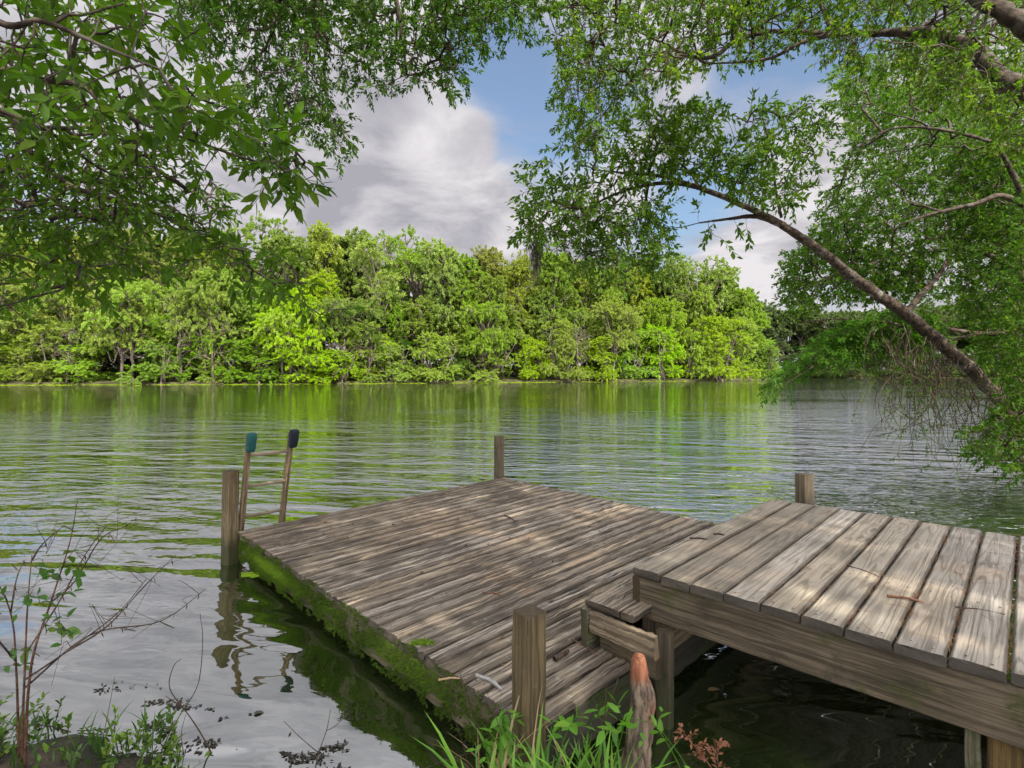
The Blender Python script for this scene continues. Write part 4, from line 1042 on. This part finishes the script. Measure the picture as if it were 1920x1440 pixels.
# the wood across the inlet at right
for i, px in enumerate(range(1395, 2080, 27)):
    Z = 158 + rf.uniform(0, 14) - (px - 1395) * .02; X = (px - CX) / FPX * Z; h = (HZ - 590 + rf.uniform(-8, 22)) / FPX * Z + EYE
    far_tree('dome' if i % 3 else 'spread', i % 3, (X, Z, .3), h, h / 10 * 1.15, rf.uniform(0, 6.28), 'inlet_tree', 'distant dull green tree across the inlet behind the arching trunk', 'tree', 'trees across the inlet', 'far_inlet')
for i, px in enumerate(range(1400, 2080, 40)):
    Z = 151 + rf.uniform(0, 4) - (px - 1395) * .025; X = (px - CX) / FPX * Z
    far_tree('shrub', i % 4, (X, Z, .1), rf.uniform(6, 9), 1.5, rf.uniform(0, 6.28), 'inlet_shrub', 'distant dull green shrub at the waterline across the inlet', 'shrub', 'shrubs across the inlet', 'far_inlet')

# ------------------------------------------------------------------ near plants
def blades(mb, C, n, h, rng, spread=.05, lean=.5, w=.009, tint=(0, 1)):
    for i in range(n):
        p = np.asarray(C) + np.array((rng.normal(0, spread), rng.normal(0, spread), 0)); a = rng.uniform(0, 6.28); ln = rng.uniform(.2, 1) * lean; H_ = h * rng.uniform(.55, 1.15)
        d = np.array((math.cos(a), math.sin(a), 0)); sd = np.array((-d[1], d[0], 0)); m = 6; V = []
        ww = w * rng.uniform(.6, 1.3)
        for s in np.linspace(0, 1, m):
            c = p + d * (ln * H_ * s ** 1.8) + UP * (H_ * (s - .35 * ln * s ** 2.5)); wv = ww * (1 - s ** 2) ** .8 * (.6 + .8 * min(1, s * 2.5))
            V += [c - sd * wv / 2 + UP * wv * .25, c, c + sd * wv / 2 + UP * wv * .25]
        F = []
        for j in range(m - 1):
            b = j * 3; F += [(b, b + 1, b + 4, b + 3), (b + 1, b + 2, b + 5, b + 4)]
        mb.add(V, [np.array(F)], None, rng.uniform(*tint))
def gz(x, y): return float(ground_z(np.array(x), np.array(y)))

rg = np.random.default_rng(40)
# bright grass clump in front of the near post
mb = MB()
for i in range(36):
    x = rg.uniform(-.12, .40); y = rg.uniform(1.50, 1.88); blades(mb, (x, y, gz(x, y) - .02), 7, rg.uniform(.22, .38), rg, .035, .9, .013, (0, 1))
tag(mb.build('grass', M['weed']), kind='stuff')
mb = MB()
for i in range(16):
    x = rg.uniform(-.14, .42); y = rg.uniform(1.52, 1.90); blades(mb, (x, y, gz(x, y) - .02), 4, rg.uniform(.2, .42), rg, .05, 1.0, .006, (.2, 1))
tag(mb.build('dry_grass', M['straw']), kind='stuff')
mb = MB()
for i in range(70):
    x = rg.uniform(-2.4, -1.0); y = rg.uniform(1.9, 2.55); blades(mb, (x, y, gz(x, y) - .02), 4, rg.uniform(.08, .2), rg, .04, .8, .008, (0, .9))
tag(mb.build('grass', M['weed_dark']), kind='stuff')
# rough grass along the rest of both near banks
mb = MB(); made = 0
while made < 900:
    if rg.uniform() < .45: x, y = rg.uniform(-8, -1.9), rg.uniform(-1.5, 2.6)
    else: x, y = rg.uniform(2.6, 13), rg.uniform(-1, 11)
    d = float(shore_y(x)) - y
    if d < .05 or (-2.3 < x < 1.2 and y > .9): continue
    if x < -1.9 and abs(x / max(y, .1)) < .97 and y > .4: continue
    blades(mb, (x, y, gz(x, y) - .03), 5, rg.uniform(.15, .5), rg, .12, .9, .012, (0, 1)); made += 1
tag(mb.build('grass', M['weed_mix']), kind='stuff')
# leafy ground cover on the left bank
tb, lb = MB(), MB()
C = np.stack([rg.uniform(-2.6, -1.15, 230), rg.uniform(1.85, 2.5, 230)], -1); C = C[clump(np.column_stack([C, np.zeros(len(C))]), .28, 3) > -.1]
C = np.column_stack([C, [gz(a, b) + .01 for a, b in C]])
sprays(lb, tb, C, UP + rg.normal(0, .5, C.shape), rg.uniform(.08, .22, len(C)), 12, .034, rg, droop=.2, asp=.5, tpl=TPL_F, updown=-.05)
o = lb.build('ground_cover', M['weed_mix']); tag(o, kind='stuff')
o2 = tb.build('stems', M['twig'], o); o2.name = 'stem'; o2['kind'] = 'stuff'

# tall leafy weeds beside the near post
def weed(name, label, base, stems, rng, leafm, stemm, leaf=.05, L=.12, kleaf=5, r=.003, asp=.42, dens=1.0, cat='weed', group=None, tpl=TPL_F):
    root = empty(name, tuple(base), label, cat, group); tb, lb = MB(), MB()
    for pts in stems:
        c = catmull(pts, 6); tube(tb, c, [r, r * .5], 5, .05, 0, int(rng.integers(99)))
        sel = c[len(c) // 4:][rng.uniform(size=len(c) - len(c) // 4) < dens]
        if len(sel): sprays(lb, tb, sel, rng.normal(0, 1, sel.shape) + UP * .4, L, kleaf, leaf, rng, asp=asp, tpl=tpl, twig_r=r * .4, updown=.05)
    part(tb, 'stem', stemm, root)
    if lb.n: part(lb, 'foliage', leafm, root)
    return root
weed('leafy_weed', 'leafy green weed growing just left of the near dock post', (-.05, 1.86, .2), [L_((900, 1440, 1.85), (925, 1380, 1.85), (945, 1330, 1.86)), L_((960, 1440, 1.82), (950, 1380, 1.83), (938, 1310, 1.84))], rg, M['weed'], M['weed'], .05, .08, 4, .0022, dens=.45)
weed('leafy_weed', 'leafy green weed between the near dock post and the cypress knee', (.2, 1.8, .2), [L_((1080, 1440, 1.8), (1100, 1380, 1.8), (1120, 1320, 1.8)), L_((1040, 1440, 1.75), (1060, 1380, 1.75), (1080, 1345, 1.75)), L_((1150, 1440, 1.72), (1165, 1380, 1.72), (1175, 1340, 1.7))], rg, M['weed'], M['weed'], .06, .09, 4, .0022, dens=.4)
weed('trailing_weed', 'green tendril weed trailing right of the cypress knee', (.42, 1.72, .1), [L_((1290, 1470, 1.75), (1255, 1400, 1.75), (1225, 1360, 1.74), (1180, 1345, 1.73)), L_((1310, 1470, 1.8), (1270, 1410, 1.8), (1240, 1370, 1.8))], rg, M['weed'], M['weed'], .045, .06, 3, .0022, dens=.3)
weed('red_weed', 'small reddish seed-headed weed over the dark water at bottom centre', (.72, 1.9, 0), [L_((1360, 1480, 1.9), (1320, 1420, 1.9), (1290, 1385, 1.9), (1275, 1360, 1.9)), L_((1350, 1470, 1.9), (1345, 1420, 1.9), (1338, 1385, 1.9))], rg, M['red_weed'], M['redstem'], .022, .04, 6, .0022, dens=.9, asp=.5, tpl=TPL_S)

# straggly shrub at bottom left: red stems, few leaves, dry twigs
rg = np.random.default_rng(41)
root = empty('straggly_shrub', tuple(W3(45, 1470, 2.15)), 'straggly red-stemmed bush with few leaves and dry twigs at bottom left', 'shrub')
tb, lb, sb = MB(), MB(), MB()
st = [L_((40, 1500, 2.15), (42, 1380, 2.15), (46, 1260, 2.16), (52, 1130, 2.18), (60, 1040, 2.2)), L_((50, 1500, 2.12), (48, 1390, 2.12), (60, 1240, 2.16), (95, 1130, 2.2), (130, 1020, 2.25), (145, 940, 2.3)), L_((36, 1500, 2.2), (35, 1400, 2.2), (30, 1250, 2.2), (20, 1150, 2.2), (-20, 1060, 2.2))]
for s in st: tube(tb, catmull(s, 7), [.0065, .005, .003, .0014], 7, .06)
tw = [((46, 1275, 2.15), (120, 1225, 2.2), (220, 1150, 2.3), (275, 1085, 2.4)), ((46, 1290, 2.15), (170, 1190, 2.25), (300, 1165, 2.35), (385, 1105, 2.45)), ((52, 1220, 2.17), (110, 1130, 2.2), (160, 1040, 2.3), (200, 985, 2.35)),
      ((95, 1130, 2.2), (140, 1090, 2.3), (190, 1010, 2.35), (240, 985, 2.4)), ((60, 1050, 2.2), (80, 1020, 2.2), (120, 985, 2.3)), ((30, 1240, 2.2), (-20, 1180, 2.1), (-60, 1120, 2.1)), ((120, 1225, 2.2), (200, 1175, 2.2), (270, 1100, 2.2), (330, 1040, 2.3)), ((20, 1150, 2.2), (30, 1090, 2.2), (45, 1050, 2.25))]
for i, s in enumerate(tw):
    c = catmull(L_(*s), 7); tube(sb, c, [.004, .0016], 4, 0, 0, i)
    for q in c[6::2]:
        if rg.uniform() < .7: tube(sb, catmull([q, q + rg.normal(0, .05, 3), q + rg.normal(0, .09, 3) + UP * .03], 3), [.0016, .0008], 3)
        if rg.uniform() < .5: leaves(sb, q[None], np.array([[rg.normal(0, .2), 0, -1]]), rg.normal(0, 1, (1, 3)), .03, .006, np.array([.5]))
sel = np.array([W3(*p) for p in ((60, 1110, 2.18), (75, 1130, 2.18), (100, 1120, 2.2), (110, 1165, 2.2), (85, 1190, 2.2), (90, 1085, 2.2), (125, 1060, 2.22), (115, 1210, 2.2), (60, 1060, 2.2), (15, 1130, 2.2), (140, 1030, 2.25), (20, 1215, 2.2), (5, 1250, 2.2), (105, 1180, 2.15), (130, 1160, 2.2))])
sprays(lb, sb, sel, rg.normal(0, .7, sel.shape) + np.array((.4, 0, .2)), .07, 4, .055, rg, asp=.6, tpl=TPL_F, twig_r=.0015, updown=.25)
part(tb, 'stem', M['darkstem'], root); part(sb, 'twig', M['twig'], root); part(lb, 'foliage', M['weed_dark'], root)

# dead twigs poking up along the bottom
def twig(label, base, forks, r=.004, group=None):
    mb = MB()
    for i, s in enumerate(forks): tube(mb, catmull(L_(*s), 6), [r if i == 0 else r * .6, r * .35], 5, .05, 0, i)
    o = mb.build('dead_twig', M['twig'], origin=tuple(W3(*base))); return tag(o, label, 'twig', group)
twig('forked dead twig leaning left out of the weeds at bottom left', (410, 1440, 2.3), [((412, 1450, 2.3), (385, 1390, 2.32), (345, 1330, 2.35), (310, 1305, 2.37)), ((345, 1330, 2.35), (318, 1290, 2.36), (325, 1250, 2.36), (340, 1235, 2.36)), ((345, 1330, 2.35), (372, 1280, 2.36), (380, 1200, 2.4), (375, 1150, 2.4))])
twig('thin dead twigs crossing beside the weeds at bottom left', (300, 1440, 2.3), [((290, 1440, 2.3), (320, 1370, 2.3), (345, 1330, 2.3)), ((350, 1440, 2.3), (340, 1380, 2.3), (348, 1340, 2.3)), ((180, 1440, 2.3), (200, 1350, 2.35), (215, 1270, 2.4))], .003)
twig('bare forked twig standing in the water left of the dock front', (590, 1440, 2.2), [((588, 1470, 2.2), (595, 1420, 2.2), (612, 1370, 2.2), (620, 1330, 2.2)), ((595, 1410, 2.2), (560, 1380, 2.2), (532, 1352, 2.2)), ((612, 1370, 2.2), (630, 1360, 2.2), (660, 1330, 2.2))], .003)
twig('dry brown stems standing left of the near dock post', (900, 1440, 1.9), [((925, 1440, 1.85), (890, 1360, 1.87), (872, 1300, 1.9), (862, 1260, 1.92)), ((880, 1440, 1.9), (860, 1370, 1.9), (845, 1330, 1.92)), ((960, 1440, 1.8), (935, 1360, 1.8), (910, 1290, 1.82)), ((800, 1440, 2.0), (850, 1420, 1.95), (905, 1408, 1.9))], .0025)
twig('orange-brown straight stem left of the cypress knee', (1130, 1440, 1.78), [((1128, 1440, 1.78), (1133, 1370, 1.78), (1137, 1285, 1.78)), ((1135, 1350, 1.78), (1150, 1300, 1.78), (1160, 1268, 1.78)), ((1133, 1370, 1.78), (1118, 1330, 1.78), (1110, 1300, 1.78))], .004)

# ------------------------------------------------------------------ litter
def deck_pt(px, py, z): Z = FPX * (EYE - z) / (py - HZ); return W3(px, py, Z)
def stick(name, label, a, b, r, z, material, group=None, bend=.01):
    p, q = deck_pt(*a, z + r), deck_pt(*b, z + r); mid = (p + q) / 2 + np.array((bend, bend, 0)); mb = MB()
    tube(mb, catmull([p, mid, q], 6), [r, r * .9, r * .6], 7, .18); return tag(mb.build(name, material, origin=tuple((p + q) / 2)), label, 'twig', group)
stick('bark_strip', 'reddish-brown bark strip lying across two boardwalk planks', (1664, 1117), (1732, 1129), .006, ZU, M['redstem'])
stick('stick', 'short grey-white lichened stick on the low dock beside the near post', (893, 1266), (940, 1292), .009, ZL, plain('pale_bark', (.27, .27, .25)))
stick('stick', 'dark curled twig at the left end of the boardwalk planks', (1294, 1009), (1327, 1011), .005, ZU, M['twig'])
stick('stick', 'stubby brown twig piece near the left end of the boardwalk', (1338, 1001), (1358, 1003), .006, ZU, M['twig'])
stick('stick', 'twiggy brown stick on the low dock halfway up from the near post', (905, 1110), (945, 1118), .004, ZL, M['redstem'])
stick('stick', 'small dark twig on the far middle of the low dock', (945, 966), (966, 977), .007, ZL, M['twig'])
stick('stick', 'dark wood chip on the low dock left of the step', (1040, 1236), (1066, 1220), .012, ZL, M['twig'])
stick('stick', 'long thin dry stem on the low dock pointing at the step', (1068, 1196), (1136, 1243), .0025, ZL, M['redstem'])
stick('stick', 'pale thin stick poking off the mossy edge of the low dock', (822, 1275), (862, 1272), .005, ZL, plain('pale_twig', (.32, .22, .13)))
stick('stick', 'fine twig lying on the rightmost boardwalk planks in view', (1792, 1138), (1884, 1152), .0028, ZU, M['twig'])
stick('stick', 'thin dark twig across the middle boardwalk planks', (1588, 1060), (1650, 1082), .0025, ZU, M['twig'])
# pine needles and crumbs: in the boardwalk seams and over the low dock
rg = np.random.default_rng(50); mb = MB()
def needle(p, d, ln, t):
    s = np.cross(d, UP); V = []
    b = rg.normal(0, .12) * ln
    for q in (0, .5, 1): 
        c = p + d * (ln * (q - .5)) + s * (b * 4 * q * (1 - q)); V += [c - s * .0007, c + s * .0007 + UP * .0006]
    mb.add(V, [np.array([(0, 1, 3, 2), (2, 3, 5, 4)])], None, t)
for i in range(2600):
    j = rg.integers(1, 12); u = rg.uniform(0, LU)
    if mnoise.noise((j * 3.3, u * 4, 0)) < -.05 and rg.uniform() < .8: continue
    p = P1 + d2 * (PW * j + rg.normal(0, .006)) + d1 * u + UP * rg.uniform(-.012, .004); a = rg.normal(0, .22)
    needle(p, nrm(d1 * math.cos(a) + d2 * math.sin(a) + UP * rg.normal(0, .05)), rg.uniform(.02, .07), rg.uniform(0, 1))
for i in range(260):
    p = P1 + d2 * rg.uniform(0.1, 1.8) + d1 * rg.uniform(0, LU) + UP * .004; a = rg.uniform(0, 6.28); needle(p, V3(math.cos(a), math.sin(a), 0), rg.uniform(.03, .1), rg.uniform(0, 1))
for i in range(900):
    p = ab(rg.uniform(0, 1), rg.uniform(0, 1)) + UP * .005; a = rg.uniform(0, 6.28) 
    if mnoise.noise((p[0] * 2.5, p[1] * 2.5, 3)) < .0: continue
    needle(p, V3(math.cos(a), math.sin(a), 0), rg.uniform(.02, .09), rg.uniform(0, 1))
tag(mb.build('pine_needles', M['needle']), kind='stuff')
mb = MB(); n = 700; uvq = rg.uniform(0, 1, (n, 2)); P = np.array([ab(a, b) for a, b in uvq]) + UP * .006
kk = clump(P, .35, 8) > .02; P = P[kk]; n = len(P)
leaves(mb, P, rg.normal(0, 1, (n, 3)) * (1, 1, .15), UP + rg.normal(0, .4, (n, 3)), rg.uniform(.008, .045, n), rg.uniform(.006, .018, n), rg.uniform(0, .8, n), TPL_C)
tag(mb.build('leaf_litter', plain('dark_crumb', (.075, .05, .032))), kind='stuff')

# fallen leaf floating under the boardwalk
c0 = deck_pt(1339, 1295, .004); mb = MB(); leaves(mb, (c0 + np.array((-.035, 0, 0)))[None], V3(1, .25, 0)[None], UP[None], np.array([.075]), np.array([.036]), np.array([.8]), TPL_F)
tag(mb.build('fallen_leaf', plain('tan_leaf', (.19, .13, .06), .6), origin=tuple(c0)), 'single tan leaf floating on dark water under the boardwalk', 'leaf')
c0 = deck_pt(474, 1338, .004); mb = MB(); leaves(mb, c0[None], V3(1, .3, 0)[None], UP[None], np.array([.05]), np.array([.03]), np.array([.8]), TPL_F)
tag(mb.build('fallen_leaf', plain('dark_leaf', (.05, .045, .04), .5), origin=tuple(c0)), 'small dark leaf floating on pale water near the left bank', 'leaf')

# dark sodden leaves and bits drifting against the left bank
mb = MB(); n = 5000; px = rg.uniform(170, 720, n); py = np.interp(px, [150, 330, 480, 720], [1330, 1350, 1385, 1400]) + rg.normal(0, 26, n)
Z = FPX * EYE / (py - HZ); P = np.column_stack([(px - CX) / FPX * Z, Z, rg.uniform(.001, .004, n)])
kk = np.array([mnoise.fractal((p[0] * 3.2, p[1] * 9, 5.0), 1, 2, 4) for p in P]) > .33; P = P[kk]; n = len(P); a = rg.uniform(0, 6.28, n)
leaves(mb, P, np.column_stack([np.cos(a), np.sin(a), rg.normal(0, .02, n)]), UP + rg.normal(0, .05, (n, 3)), rg.uniform(.008, .034, n), rg.uniform(.004, .015, n), rg.uniform(0, .8, n), TPL_S)
tag(mb.build('floating_debris', plain('sodden_leaf', (.022, .018, .013), .45), smooth=False), kind='stuff')

# duckweed line at the far shore
mb = MB(); n = 1500; px = rg.uniform(-60, 1300, n); Z = np.array([bank_at(p) for p in px]) - rg.gamma(1.5, .5, n)
kk = clump(np.column_stack([px / 60, Z * 0, Z * 0]), 1, 4) > -.1
P = np.column_stack([(px - CX) / FPX * Z, Z, np.full(n, .012)])[kk]; n = len(P)
a = rg.uniform(0, 6.28, n); leaves(mb, P, np.column_stack([np.cos(a), np.sin(a), a * 0]), np.tile(UP, (n, 1)), rg.uniform(.3, 1.0, n), rg.uniform(.2, .5, n), rg.uniform(0, .8, n))
tag(mb.build('duckweed', M['far_olive']), kind='stuff')
